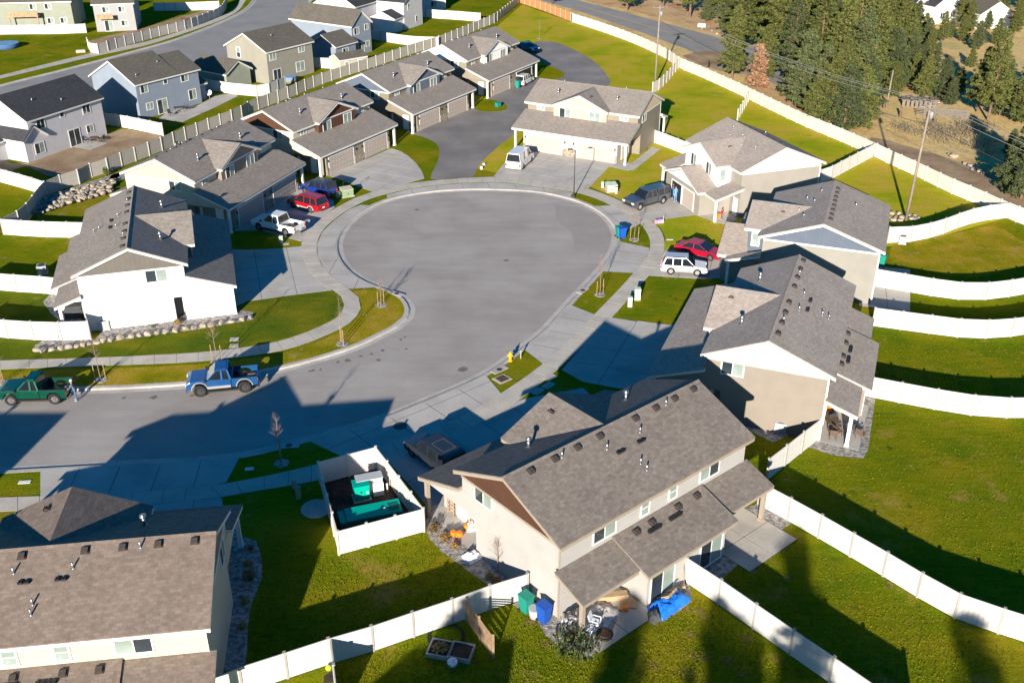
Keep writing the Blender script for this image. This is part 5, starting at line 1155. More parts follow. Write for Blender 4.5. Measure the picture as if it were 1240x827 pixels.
# staked young street trees
def young_tree(label, p, H=4.2, seed=1, stakes=True, grp='young bare street trees'):
    x, y = G2(p); t = thing('young_tree', label, 'tree', (x, y, 0), seed, grp); rnd = random.Random(seed); m = MB()
    m.tube((0,0,0), (.03,.02,H*.62), .035, .022, n=6); m.tube((.03,.02,H*.62), (0,0,H), .022, .007, n=5)
    for k in range(26):
        z = H*rnd.uniform(.36,.93); a = rnd.uniform(0,6.28); l = rnd.uniform(.5,1.1)*(1.15-z/H); e = Vector((math.cos(a)*l, math.sin(a)*l, z+l*1.0))
        m.tube((.02,.01,z), e, .009, .004, n=4)
        for q in range(2):
            f = Vector((.02,.01,z)).lerp(e, rnd.uniform(.4,.8)); m.tube(f, f+Vector((rnd.uniform(-.25,.25), rnd.uniform(-.25,.25), .35)), .006, .003, n=3)
    m.build('trunk', 'twig', t)
    if stakes:
        for a in (0, math.pi): MB().tube((math.cos(a)*.42, math.sin(a)*.42, 0), (math.cos(a)*.42, math.sin(a)*.42, 1.5), .03, .03, n=6).build('stake', 'wood', t)
    MB().tube((0,0,0), (0,0,.03), .55, .5, n=16).build('mulch_ring', 'gravel', t)
    return t
young_tree('bare sapling with two stakes on the rounded verge tip by the circle kerb', (461.5,369.5), 2.4, 1)
young_tree('bare sapling with stakes where the sidewalk bends, below the verge tip', (414.5,416), 4.6, 2)
young_tree('bare sapling on the verge behind the blue pickup', (263,437), 4.4, 3)
young_tree('bare sapling on the verge just right of the green pickup tailgate', (122,460), 4.4, 4)
young_tree('bare sapling at the left edge above the green pickup hood', (3,464), 4.4, 5)
young_tree('slim bare sapling on the grass wedge beside the blue and teal bins', (768,290.5), 3.8, 6)
young_tree('bare sapling in the middle of the small lawn between two aprons', (726.5,357), 4.2, 7)
young_tree('tall reddish bare sapling in the shade beside the drain apron', (341,561), 4.2, 8)
young_tree('slim bare sapling against the shaded corner of the off-white wall', (603,694), 2.6, 9, False)
young_tree('bare sapling by the orange cedar fence', (653,47), 3.5, 10, False)
x, y = G2((664,8)); t = thing('red_leaved_tree', 'round russet leaved tree behind the orange cedar fence', 'tree', (x+1, y+3, 0)); MB().tube((0,0,0),(0,0,3),.12,.07).build('trunk', 'bark', t)
link('crown', leaf_clump(8, 1500, 1.9, 1.5, .1, .2, 'leaves_red', 'crown', 1.2), t)
# boulders
def rock_mesh(seed):
    def mk():
        rnd = random.Random(seed); bm = bmesh.new(); bmesh.ops.create_icosphere(bm, subdivisions=2, radius=.5)
        off = [Vector((rnd.gauss(0,1), rnd.gauss(0,1), rnd.gauss(0,1))).normalized() for _ in range(9)]; hs_ = [rnd.uniform(.30,.46) for _ in off]
        for v in bm.verts:
            for n, h in zip(off, hs_):
                d = v.co.dot(n)
                if d > h: v.co -= n*(d-h)
            v.co += Vector((rnd.uniform(-.015,.015),)*3)
        me = bpy.data.meshes.new('boulder'); bm.to_mesh(me); bm.free(); me.materials.append(MT[('boulder','boulder_b','boulder_c')[seed % 3]]); return me
    return cached(('rock', seed), mk)
mat('boulder_b', (.22,.20,.18), .9, .25, 2.2, bump=.6, bscale=9, col2=(.34,.31,.28)); mat('boulder_c', (.33,.25,.17), .9, .25, 2.2, bump=.6, bscale=9, col2=(.46,.40,.33))
def rocks(name, label, P, size, jit=.25, seed=1, cat='rock edging'):
    rnd = random.Random(seed); x0, y0 = G2(P[0]); t = thing(name, label, cat, (x0, y0, 0))
    for k, p in enumerate(P):
        x, y = G2(p); s = size*rnd.uniform(1-jit, 1+jit)
        M = TR(x-x0, y-y0, s*.22, rnd.uniform(0,6.28), (s*rnd.uniform(1,1.3), s, s*rnd.uniform(.65,.85))); link('boulder', rock_mesh(k % 9), t, M)
    return t
o_ = (0,400); cr3 = lambda o, x, y: (o[0]+x/3.759, o[1]+y/3.759)
row = [cr3((0,400), x, y) for x, y in [(170,95),(200,97),(237,94),(280,87),(315,82),(348,77),(380,72),(408,67),(443,61),(475,53),(508,47),(550,40),(600,34),(637,28),(677,22),(715,17),(757,11)]]+[cr3((0,200), x, y) for x, y in [(800,757),(845,750),(885,743),(925,738),(965,733),(1010,722),(1055,717),(1105,708),(1140,697)]]
rocks('boulder_edging', 'single row of tan boulders edging the gravel below the white house', row, .62, .18, 2)
rw = random.Random(4); PB = []
for k in range(25):
    f = k/24; 
    for j in range(4):
        lx, ly = 42+(135-42)*f, 262+(234-262)*f; ux, uy = 50+(139-50)*f, 243+(217-243)*f
        PB.append((lx+(ux-lx)*(j+.2)/3.8+rw.uniform(-1.4,1.4), ly+(uy-ly)*(j+.2)/3.8+rw.uniform(-1,1)))
t = rocks('boulder_bank', 'broad bank of stacked boulders behind the white house roof', PB, .68, .3, 5, 'rock bank')
for c in t.children: c.location.z += .12
rocks('rock_pile', 'pale rocks piled at the foot of the leaning utility pole', [(1080,260),(1084,264),(1088,260),(1092,265),(1100,262),(1104,266),(1108,262),(1112,265),(1082,268),(1090,268),(1108,267),(1078,265)], .6, .3, 6, 'rocks')
rf = random.Random(12)
rocks('field_stones', 'loose pale stones along the dirt track beyond the perimeter fence', [(1168,199),(1174,202),(1180,204),(1186,209),(1191,211),(1155,191),(1149,188),(1178,206)], .75, .4, 7, 'stones')
rocks('field_stones', 'scattered pale stones and stumps on the slope across the county road', [(865,28),(858,33),(870,30),(862,38),(874,36),(868,42),(850,36)], .7, .4, 8, 'stones')

# grass blades on the lawns nearest the camera, and fallen leaves
foliage('blades', (.065,.10,.003), (.235,.215,.014), .9)
gb = MB(); rg = random.Random(21)
AR = [([(320,640),(404,676),(512,648),(592,712),(404,795),(300,815),(303,760),(318,700)], 5000), ([(412,808),(640,732),(650,754),(662,774),(700,799),(726,797),(786,760),(850,724),(1000,830),(412,830)], 6000), ([(880,695),(955,647),(1235,795),(1180,830),(1020,830),(890,740)], 4500), ([(935,582),(985,545),(1050,558),(1063,488),(1240,514),(1240,770),(1160,745),(1040,675)], 5500), ([(1063,405),(1110,411),(1240,414),(1240,475),(1120,476),(1063,462)], 1500)]
for P_, n in AR:
    x0, x1 = min(p[0] for p in P_), max(p[0] for p in P_); y0, y1 = min(p[1] for p in P_), max(p[1] for p in P_); k = 0
    while k < n:
        px, py = rg.uniform(x0, x1), rg.uniform(y0, y1)
        if not inpoly(px, py, P_): continue
        k += 1; x, y = G2((px, py)); a = rg.uniform(0, 6.28); w = rg.uniform(.02, .05); h = rg.uniform(.04, .11); c_, s_ = math.cos(a)*w, math.sin(a)*w
        i = len(gb.v); gb.v += [(x-c_, y-s_, 0), (x+c_, y+s_, 0), (x+rg.uniform(-.05,.05), y+rg.uniform(-.05,.05), h)]; gb.f.append((i, i+1, i+2)); gb.m.append(0); gb.sm.append(False)
tag(gb.build('grass', 'blades'), kind='stuff')
lv = MB()
for px, py, r in [(840,793,.5),(851,797,.35),(836,768,.3),(830,815,.4),(905,772,.4),(881,800,.35),(898,817,.3),(850,741,.4),(791,806,.25),(648,753,.3),(640,752,.25),(660,780,.35),(952,700,.25),(1079,708,.3)]:
    g = G2((px, py))
    for q in range(60):
        p = Vector((g[0]+rg.gauss(0, r*.6), g[1]+rg.gauss(0, r*.6), rg.uniform(.01,.05))); a = Vector((rg.gauss(0,1), rg.gauss(0,1), rg.gauss(0,.3))).normalized()*.045; b = a.cross(Vector((0,0,1)))*.7
        lv.face([p-a, p+b, p+a, p-b])
tag(lv.build('fallen_leaves', 'dry_leaves'), kind='stuff')
# ================================================================ POLES, WIRES, STREET LAMP
def pole(label, p, H, lean=(0,0), r=.17, arm=True, seed=0, arz=.35):
    x, y = G2(p); t = thing('utility_pole', label, 'utility pole', (x, y, 0), 0, 'wooden utility poles'); top = Vector((lean[0], lean[1], H))
    MB().tube((0,0,0), top, r, r*.62, n=10).build('shaft', 'wood_pole', t)
    if arm:
        c, s = math.cos(arz), math.sin(arz); p1 = top+Vector((-1.25*c, -1.25*s, -.35)); p2 = top+Vector((1.25*c, 1.25*s, -.35))
        m = MB(); d = Vector((c, s, 0)); n = Vector((-s, c, 0))*.06; m.prism([p1-n-Vector((0,0,.07)), p1+n-Vector((0,0,.07)), p1+n+Vector((0,0,.07)), p1-n+Vector((0,0,.07))], p2-p1); m.build('crossarm', 'wood_pole', t)
        for q in (-1.1,-.4,.4,1.1): MB().tube(top+d*q+Vector((0,0,-.28)), top+d*q+Vector((0,0,-.08)), .05, .035, n=8).build('insulator', 'chrome', t)
        MB().tube(top+Vector((.25,-.1,-1.7)), top+Vector((.25,-.1,-.9)), .2, .2, n=10).build('transformer', 'trim_silver', t)
    return Vector((x, y, 0))+top
pa = pole('wooden utility pole leaning over the lawn at the right, rocks round its foot', (1097,267), 13.1, (.25,0))
pb = pole('far utility pole beyond the back roof of the cream house at the top', (793,105), 12.7)
pc = pole('short bare utility pole among the pines at the upper right', (1073,131), 5.6, (.1,0), .14, False)
dv = (pa-pb).normalized(); pdp = pa+dv*46
m_ = MB(); end = thing('utility_pole', 'utility pole outside the frame on the right that carries the wires on', 'utility pole', (pdp.x, pdp.y, 0), 0, 'wooden utility poles'); MB().tube((0,0,0),(0,0,12.9),.17,.11).build('shaft', 'wood_pole', end)
pd = Vector((pdp.x, pdp.y, 12.9)); gx, gy = G2((1125,-40)); pe = Vector((gx, gy, 12)); 
def wire(a, b, off, sag, r=.022):
    m = MB(); n = 22; P = [a.lerp(b, k/n)+off-Vector((0,0,sag*4*(k/n)*(1-k/n))) for k in range(n+1)]
    for p, q in zip(P[:-1], P[1:]): m.tube(p, q, r, r, n=4, caps=False)
    return m
wt = thing('overhead_wires', 'sagging overhead wires strung between the utility poles', 'wires', (0,0,0))
c, s = math.cos(.35), math.sin(.35)
for q in (-1.1,.4,1.1): wire(pb, pa, Vector((c*q, s*q, -.08)), 1.3).build('wire', 'trim_silver', wt); wire(pa, pd, Vector((c*q, s*q, -.08)), .8).build('wire', 'trim_silver', wt)
wire(pb, pa, Vector((0,0,-2.3)), 1.5, .03).build('wire', 'steel_dark', wt); wire(pa, pd, Vector((0,0,-2.3)), .9, .03).build('wire', 'steel_dark', wt)
x, y = G2((694.8,239.8)); t = thing('street_lamp', 'slim dark street lamp on the kerb in front of the cream and white house', 'street lamp', (x, y, 0))
MB().tube((0,0,0),(0,0,5.75),.075,.05,n=10).tube((0,0,0),(0,0,.35),.13,.11,n=10).build('shaft', 'steel_dark', t); MB().tube((0,0,5.7),(-.45,-.1,5.85),.035,.03,n=6).build('bracket', 'steel_dark', t); MB().box(-.85,-.3,-.2,.05,5.78,5.92).build('lamp_head', 'steel_dark', t)
# ================================================================ BINS, BOXES, HYDRANT
mat('bin_green', (.015,.22,.17), .45, .06); mat('bin_blue', (.012,.075,.38), .45, .06); mat('bin_teal', (.01,.25,.24), .45, .06); mat('bin_grey', (.42,.44,.46), .5, .06); mat('hydrant_yellow', (.80,.42,.01), .4, .05)
mat('box_green', (.20,.28,.17), .6, .06); mat('box_pale', (.48,.58,.45), .6, .06); mat('cabinet_teal', (.0,.34,.25), .4, .04); mat('cabinet_dark', (.004,.09,.075), .5, .1); mat('box_tan', (.45,.42,.34), .7, .08)
mat('pumpkin', (.80,.20,.015), .5, .12, 6); mat('tarp', (.015,.16,.62), .35, .15, 2.5, bump=.5, bscale=5); mat('cloth', (.55,.48,.43), .9, .3, 4, col2=(.75,.72,.70)); mat('cardboard', (.42,.29,.17), .9, .1); mat('plastic_red', (.5,.02,.02), .4, .1); mat('rust', (.09,.05,.035), .9, .3, 8); mat('cover_dark', (.05,.055,.062), .8, .15, 3, bump=.3); mat('white_cloth', (.72,.74,.78), .9, .08, 3); mat('blue_cloth', (.12,.28,.5), .9, .1); mat('denim', (.05,.12,.25), .9, .15, 6); mat('skin', (.50,.28,.19), .6, .06); mat('hair_dark', (.04,.025,.018), .8, .2); mat('hair_grey', (.55,.54,.52), .8, .1); mat('shirt_grey', (.11,.13,.17), .9, .15); mat('shirt_dark', (.02,.02,.025), .9, .1); mat('shirt_red', (.55,.02,.02), .9, .1); mat('shoe_white', (.7,.7,.7), .7, .05); mat('purple', (.45,.12,.4), .5, .3, 9, col2=(.7,.5,.6)); mat('lime', (.35,.55,.05), .5, .05)
mat('table_grey', (.2,.21,.22), .7, .1); mat('rattan', (.12,.08,.055), .8, .25, 9)
def bin_(label, p, m, rz=0, grp=None, z=.01, s=1.0):
    x, y = G2(p); t = thing('wheelie_bin', label, 'bin', (x, y, z), rz, grp); b = MB(); H = 1.15*s
    q = [(-.24,-.27,.06),(.24,-.27,.06),(.24,.27,.06),(-.24,.27,.06)]; r = [(-.31,-.36,H),(.31,-.36,H),(.31,.36,H),(-.31,.36,H)]
    b.face(q[::-1]); b.face(r)
    for k in range(4): b.face([q[k], q[(k+1) % 4], r[(k+1) % 4], r[k]])
    b.build('body', m, t); MB().prism([(-.34,-.40,H+.005),(.34,-.40,H+.005),(.34,.38,H+.03),(-.34,.38,H+.03)], (0,0,.07)).box(-.25,.25,.38,.44,H-.02,H+.04).build('lid', m, t)
    for k in (-1, 1): MB().tube((k*.22,.3,.1),(k*.30,.3,.1),.10,.10,n=12).build('wheel', 'rubber', t)
    MB().box(-.14,.14,-.375,-.345,.62,.74).build('label_plate', 'trim_white', t) if False else None
bin_('green wheelie bin at the end of the white fence, left of the grey tub', (637,740), 'bin_green', .75); bin_('blue wheelie bin beside the off-white house corner', (658.5,752), 'bin_blue', .75)
x, y = G2((647,747)); t = thing('tub', 'pale grey tub between the green and blue bins', 'tub', (x, y, .01)); MB().tube((0,0,0),(0,0,.62),.27,.33,n=16).build('body', 'bin_grey', t); MB().tube((0,0,.6),(0,0,.66),.35,.35,n=16).build('rim', 'bin_grey', t)
bin_('teal wheelie bin at the kerb, behind the blue one', (749.5,287.5), 'bin_green', 1.9, z=.02); bin_('blue wheelie bin at the kerb beside the small grass wedge', (753.3,289), 'bin_blue', 1.9, z=.02)
bin_('green wheelie bin in front of the farthest open garage', (627,107.5), 'bin_green', 1, z=.02); bin_('green wheelie bin half hidden at the right corner of the blue gabled house', (1067,323), 'bin_green', 1, z=.05)
bin_('blue wheelie bin against the white fence by the olive house', (281,97), 'bin_blue', 1)
def ubox(name, label, p, w, d, h, m, rz, top=None, grp=None, pad=True):
    x, y = G2(p); t = thing(name, label, 'utility box', (x, y, 0), rz, grp)
    if pad: MB().box(-w/2-.12,w/2+.12,-d/2-.12,d/2+.12,0,.09).build('pad', 'kerb_concrete', t)
    MB().box(-w/2,w/2,-d/2,d/2,.09,h*.86).build('body', m, t); MB().prism([(-w/2-.04,-d/2-.04,h*.86),(w/2+.04,-d/2-.04,h*.86),(w/2+.04,d/2+.04,h*.98),(-w/2-.04,d/2+.04,h*.98)], (0,0,.06)).build('lid', top or m, t)
    MB().box(-w*.03,w*.03,-d/2-.03,-d/2,.3*h,.5*h).build('latch', 'steel_dark', t); return t
def pedestal(label, p, h, m, grp='utility pedestals', r=.14):
    x, y = G2(p); t = thing('utility_pedestal', label, 'utility pedestal', (x, y, 0), 0, grp); MB().box(-r,r,-r,r,0,h*.8).build('body', m, t); MB().prism([(-r-.02,-r-.02,h*.8),(r+.02,-r-.02,h*.8),(r+.02,r+.02,h*.8),(-r-.02,r+.02,h*.8)], (0,0,h*.2)).build('cap', m, t)
ubox('transformer_box', 'tan green transformer box on the grass between two curved driveways', (420,237), 1.3, 1.1, .95, 'box_green', .5, 'box_tan')
ubox('transformer_box', 'grey green transformer box on the lawn behind the steel grey pickup', (740,231), 1.2, 1.1, .9, 'box_tan', .2, 'box_pale')
ubox('small_utility_box', 'small dark green box beside the blue off-roader', (409,240), .5, .45, .65, 'box_green', .5, pad=False)
ubox('electric_box', 'dark green electric box on the round lane island', (603,130), .7, .6, .7, 'bin_green', .8, pad=False)
pedestal('pale pedestal left of the grey green transformer box', (729.5,227.5), .75, 'box_pale'); pedestal('cream pedestal right of the grey green transformer box', (746,234.5), .8, 'box_tan')
pedestal('tall pale green pedestal on the lawn by the sidewalk, upper of the pair', (771.5,362.5), 1.15, 'box_pale', r=.27); pedestal('short pale green pedestal next to the sidewalk, lower of the pair', (762.5,371), .95, 'box_pale', r=.2)
pedestal('pale green pedestal on the shaded lawn below the white pickup', (341,294), .75, 'box_pale', r=.17)
pedestal('small white pedestal on the grass wedge beside the dark lane', (583,205), .35, 'trim_white'); pedestal('pale pedestal lying low on the grass wedge beside the white van', (586,200), .25, 'trim_white')
pedestal('grey pedestal on the shaded lawn near the fenced cabinets', (357,590), .7, 'box_tan', r=.15); pedestal('green pedestal in the shade, nearer of two by the fenced cabinets', (362,603), .9, 'box_green', r=.16)
x, y = G2((618,437)); t = thing('fire_hydrant', 'yellow fire hydrant on the small lawn by the kerb', 'fire hydrant', (x, y, 0))
MB().tube((0,0,0),(0,0,.08),.2,.2,n=12).tube((0,0,.08),(0,0,.62),.13,.12,n=12).ball((0,0,.64),(.15,.15,.14),12,6).tube((0,0,.74),(0,0,.86),.05,.04,n=6).build('body', 'hydrant_yellow', t)
for k in (-1,1): MB().tube((0,0,.47),(k*.24,0,.47),.07,.07,n=10).build('outlet', 'hydrant_yellow', t)
MB().tube((0,0,.45),(0,-.25,.45),.09,.09,n=10).build('outlet', 'hydrant_yellow', t)
pedestal('slim marker post beside the yellow hydrant', (630.5,434), .8, 'trim_silver', r=.05)
def lid(name, label, p, w, d, m, z=.02, rz=0, h=.03, grp=None):
    x, y = G2(p); o = MB().box(-w/2,w/2,-d/2,d/2,0,h).build(name, m); o.location = (x, y, z); o.rotation_euler = (0,0,rz); tag(o, label, 'access cover', grp)
lid('access_cover', 'brown square cover set in a concrete collar on the small lawn', (608,459), .8, .8, 'rust', .03, .7); lid('cover_collar', 'pale collar round the brown square cover', (608,459), 1.25, 1.1, 'kerb_concrete', .0, .7)
lid('meter_lid', 'upper of two square pale lids on the lawn above the sidewalk', (284,411), .75, .6, 'kerb_concrete', .01, .1); lid('meter_lid', 'lower of two square pale lids on the lawn above the sidewalk', (283.5,419), .75, .6, 'kerb_concrete', .01, .1)
lid('meter_lid', 'white lid on the small dry lawn at the left edge', (30,584), .8, .35, 'trim_white', .02, .1); lid('meter_lid', 'white lid in the shaded grass beside the drain apron', (302,568), .6, .35, 'trim_white', .02, .1)
lid('meter_lid', 'small pale lid on the lawn below the purple toy', (811,290.5), .7, .25, 'trim_white', .01, 0); lid('meter_lid', 'pale lid beside the pedestal on the shaded lawn', (347,295.5), .6, .5, 'kerb_concrete', .01, 0)
for p, l_ in [((666,457),'upper'),((664,467),'middle'),((651,474),'lower')]: lid('stepping_slab', l_+' of three pale slabs in the shaded grass beside the sidewalk', p, 1.1, .7, 'kerb_concrete', .02, .9)
for p in [(350,540),(605,448),(706,352),(480,356)]:
    x, y = G2(p); t = thing('storm_drain', {350:'shaded concrete drain inlet behind the kerb near the tall sapling',605:'concrete drain inlet beside the small lawn with the hydrant',706:'concrete drain inlet at the corner of the small lawn between two aprons',480:'concrete drain inlet at the rounded verge tip'}[p[0]], 'storm drain', (x, y, 0), {350:.1,605:.75,706:1.0,480:-.6}[p[0]], 'storm drain inlets'); MB().box(-.75,.75,-.28,.32,0,.045).build('collar', 'kerb_concrete', t); MB().tube((0,.03,.04),(0,.03,.055),.24,.24,n=14).build('manhole_lid', 'steel_dark', t)
x, y = G2((484.5,516)); o = MB().tube((0,0,0),(0,0,.02),.5,.5,n=18).build('manhole_cover', 'steel_dark'); o.location = (x, y, .028); tag(o, 'dark round cover on the apron beside the black pickup', 'manhole cover')
# green cabinets inside the square fence
h2 = .33
x, y = G2((438,603)); t = thing('utility_cabinet', 'bright green upright cabinet in front of the white one', 'cabinet', (x, y, 0), .32); MB().box(-.6,.6,-.5,.5,0,.12).build('pad', 'kerb_concrete', t); MB().box(-.5,.5,-.42,.42,.12,1.2).build('body', 'cabinet_teal', t); MB().box(-.54,.54,-.46,.46,1.2,1.26).build('lid', 'cabinet_teal', t); MB().box(-.12,.0,-.46,-.42,.72,.84).build('handle', 'steel_dark', t); MB().box(.3,.42,-.45,-.42,.6,.75).build('notice', 'trim_white', t)
x, y = G2((449,596)); t = thing('utility_cabinet', 'pale grey cabinet behind the bright green one', 'cabinet', (x, y, 0), .32); MB().box(-.9,.8,-.3,.4,.0,1.25).build('body', 'bin_grey', t); MB().box(.1,.8,-.55,-.3,0,1.0).build('front_box', 'trim_white', t); MB().box(-.95,.85,-.35,.45,1.25,1.3).build('lid', 'bin_grey', t)
x, y = G2((449,634)); t = thing('pump_enclosure', 'long low green enclosure with a slatted hatch inside the square fence', 'cabinet', (x, y, 0), .32)
MB().box(-1.95,1.95,-.62,.62,0,.95).build('body', 'cabinet_dark', t); MB().prism([(-1.55,-.64,.96),(2.0,-.64,.96),(2.0,.66,.99),(-1.55,.66,.99)], (0,0,.09)).build('lid', 'cabinet_teal', t); MB().box(-1.96,-1.6,-.64,.64,.95,1.0).build('end_rail', 'cabinet_teal', t)
for k in range(3): MB().box(1.2,1.85,-.4+k*.28,-.2+k*.28,1.075,1.095).build('hatch_slat', 'cabinet_dark', t)
MB().box(-.1,.15,-.66,-.62,.6,.7).build('handle', 'steel_dark', t); MB().box(.85,1.0,-.2,.0,1.08,1.11).build('notice', 'trim_white', t)
x, y = G2((469.5,597)); t = thing('vent_post', 'thin white vent pipe inside the square fence', 'pipe', (x, y, 0)); MB().tube((0,0,0),(0,0,.7),.05,.05).build('shaft', 'trim_white', t); MB().tube((0,0,.7),(0,0,.8),.09,.06).build('cap', 'trim_white', t)
x, y = G2((383,616)); o = MB().tube((0,0,0),(0,0,.06),1.0,1.0,n=24).build('round_pad', 'kerb_concrete'); o.location = (x, y, 0); tag(o, 'round shaded concrete pad just outside the square fence', 'concrete pad')
# ================================================================ PATIO THINGS
def at(h, u, v): X, Y, r = h; return (X+u*math.cos(r)-v*math.sin(r), Y+u*math.sin(r)+v*math.cos(r))
HA, HB = (5.817,51.963,.704), (20.949,70.419,1.198)
slab_field('patio', [at(HA,-8.1,-4.4), at(HA,-8.1,-7.85), at(HA,-3.45,-7.85), at(HA,-3.45,-4.4)], .704, 2.4, 3.6, .05, 'concrete_b')
slab_field('patio', [at(HA,3.45,-4.4), at(HA,3.45,-9.0), at(HA,8.2,-9.0), at(HA,8.2,-4.4)], .704, 2.4, 2.4, .05, 'concrete_b')
x, y = at(HA,-7.2,-7.35); t = thing('fire_pit', 'round rusty fire pit on the patio edge', 'fire pit', (x, y, .05), 0); MB().tube((0,0,.25),(0,0,.5),.36,.44,n=18,caps=False).tube((0,0,.24),(0,0,.26),.36,.36,n=18).build('bowl', 'rust', t); MB().tube((0,0,.48),(0,0,.50),.50,.50,n=18).build('rim', 'steel_dark', t); MB().tube((0,0,.50),(0,0,.53),.40,.30,n=18).build('ash', 'rust', t)
for a in (0,2.1,4.2): MB().tube((math.cos(a)*.3,math.sin(a)*.3,.28),(math.cos(a)*.42,math.sin(a)*.42,0),.02,.02,n=5).build('leg', 'steel_dark', t)
def chair(label, xy, rz, m='rattan', grp=None, s=1):
    t = thing('patio_chair', label, 'chair', (*xy, .05), rz, grp); MB().box(-.26*s,.26*s,-.26*s,.26*s,.40,.45).build('seat', m, t); MB().prism([(-.26*s,.24*s,.45),(.26*s,.24*s,.45),(.26*s,.28*s,.45),(-.26*s,.28*s,.45)], (0,.14,.5)).build('backrest', m, t)
    for a in (-1,1):
        for b in (-1,1): MB().tube((a*.23*s,b*.23*s,0),(a*.24*s,b*.23*s,.42),.02,.02,n=5).build('leg', m, t)
        MB().box(a*.27*s-.02,a*.27*s+.02,-.24*s,.26*s,.62,.66).box(a*.27*s-.02,a*.27*s+.02,-.24*s,-.2*s,.42,.62).build('armrest', m, t)
def table(label, xy, rz, w, d, h=.72, m='wood', round_=False, z=.05):
    t = thing('patio_table', label, 'table', (*xy, z), rz)
    (MB().tube((0,0,h-.05),(0,0,h),w/2,w/2,n=20) if round_ else MB().box(-w/2,w/2,-d/2,d/2,h-.05,h)).build('tabletop', m, t)
    for a in (-1,1):
        for b in (-1,1): MB().box(a*w*.36-.03,a*w*.36+.03,b*d*.34-.03,b*d*.34+.03,0,h-.05).build('leg', m, t)
def heap(name, label, cat, xy, rx, ry, h, m, seed, z=.05, rz=0):
    rnd = random.Random(seed); o = MB(); n = 14; i = 0
    for a in range(n):
        for b in range(n):
            u, v = a/(n-1)*2-1, b/(n-1)*2-1; r = max(abs(u), abs(v)); hh = h*(1-r**3)*(.55+.45*rnd.random()) if r < 1 else 0
            o.v.append((u*rx*(1+.08*rnd.uniform(-1,1)), v*ry*(1+.08*rnd.uniform(-1,1)), hh))
    for a in range(n-1):
        for b in range(n-1): k = a*n+b; o.f.append((k, k+n, k+n+1, k+1)); o.m.append(0); o.sm.append(True)
    ob = o.build(name, m); ob.location = (*xy, z); ob.rotation_euler = (0,0,rz); tag(ob, label, cat)
tx = at(HA,-2.35,-7.75)
heap('tarp', 'bright blue tarp bunched over a pile beside the patio doors', 'tarp', tx, 1.35, .62, .75, 'tarp', 3, .02, .72)
for k, (u, v) in enumerate([(-2.55,-7.45),(-2.05,-7.35)]):
    p = at(HA,u,v); o = MB().box(-.2,.2,-.08,.08,0,.55).build('board', 'wood'); o.location = (*p, .55); o.rotation_euler = (.9,0,.9); tag(o, ('left','right')[k]+' of two short boards lying on the blue tarp', 'board')
p = at(HA,-3.75,-7.9); heap('bag_pile', 'dark heap at the left end of the blue tarp', 'pile', p, .4, .4, .6, 'cover_dark', 8, .02)
p = at(HA,-.9,-7.6); t = thing('broom', 'upright broom with straw head near the fence post', 'broom', (*p,.02), .4); MB().tube((0,0,.4),(.05,.35,1.5),.018,.018,n=6).build('handle', 'wood', t); MB().prism([(-.16,0,0),(.16,0,0),(.08,0,.42),(-.08,0,.42)], (0,.07,0)).build('bristles', 'cardboard', t)
p = at(HA,-5.9,-5.8); heap('blanket', 'crumpled patterned blanket on the patio under the roof edge', 'blanket', p, .95, .75, .28, 'cloth', 5, .05, .9)
p = at(HA,-7.3,-6.2); heap('blanket', 'small crumpled pale cloth beside the chair on the patio', 'blanket', p, .5, .35, .2, 'white_cloth', 15, .05, .4)
chair('white and blue folding chair behind the corner post of the patio', at(HA,-6.9,-6.35), 1.2, 'white_cloth')
p = at(HA,-4.5,-5.3); o = MB().box(-.9,.9,-.22,.22,0,.35).build('storage_box', 'cardboard'); o.location = (*p,.05); o.rotation_euler = (0,0,.15); tag(o, 'long tan carton lying on the patio against the wall', 'carton')
p = at(HA,-4.1,-6.2); o = MB().box(-.5,.5,-.35,.35,0,.06).build('flat_carton', 'cardboard'); o.location = (*p,.05); o.rotation_euler = (0,0,-.2); tag(o, 'flattened brown carton on the patio beside the long one', 'carton')
p = at(HA,-4.6,-6.4); o = MB().box(-.2,.2,-.12,.12,0,.2).build('toy', 'pumpkin'); o.location = (*p,.05); tag(o, 'small orange toy on the patio floor', 'toy')
p = at(HA,-8.05,-5.4); table('small cluttered table beside the window at the patio end', p, .7, 1.1, .5, .6, 'table_grey')
heap('clutter', 'pile of odds and ends on the small patio table', 'clutter', p, .45, .22, .25, 'cloth', 21, .66, .7)
p = at(HA,-8.35,-6.0); o = MB().ball((0,0,.15),.17,10,6).build('red_bucket', 'plastic_red'); o.location = (*p,.05); tag(o, 'small red ball shaped item on the patio end', 'ball')
p = at(HA,-7.9,-6.0+.4); heap('doormat', 'rumpled tan mat at the patio end', 'mat', at(HA,-8.0,-6.3), .45, .35, .1, 'cardboard', 33, .05)
# entry pumpkins and ladder
for k, (q, l) in enumerate([((549,648.5),'left of two pumpkins on the gravel edge'),((556.5,649.5),'right of two pumpkins on the gravel edge'),((566,640),'pumpkin at the foot of the entry pile'),((572,640),'pumpkin against the off-white wall in the entry pile'),((570,634),'upper pumpkin of the entry pile')]):
    x, y = G2(q, .05); o = MB(); 
    for a in range(8): c_a = a*math.pi/4; o.ball((math.cos(c_a)*.09, math.sin(c_a)*.09, .17), (.13,.13,.17), 8, 5)
    o.tube((0,0,.3),(.02,.02,.40),.02,.015,n=5); b = o.build('pumpkin', 'pumpkin'); b.location = (x, y, .05); b.scale = (1.15,)*3; tag(b, 'orange '+l, 'pumpkin')
x, y = G2((571,640),.05); p_ = (x, y); heap('straw_bale', 'pale tan straw sack behind the entry pumpkins', 'sack', p_, .35, .3, .7, 'cloth', 41, .05, .3)
p = at(HA,-6.86,7.0); t = thing('ladder_rack', 'narrow slatted tan rack leaning on the wall beside the entry', 'rack', (*p,.05), .704); 
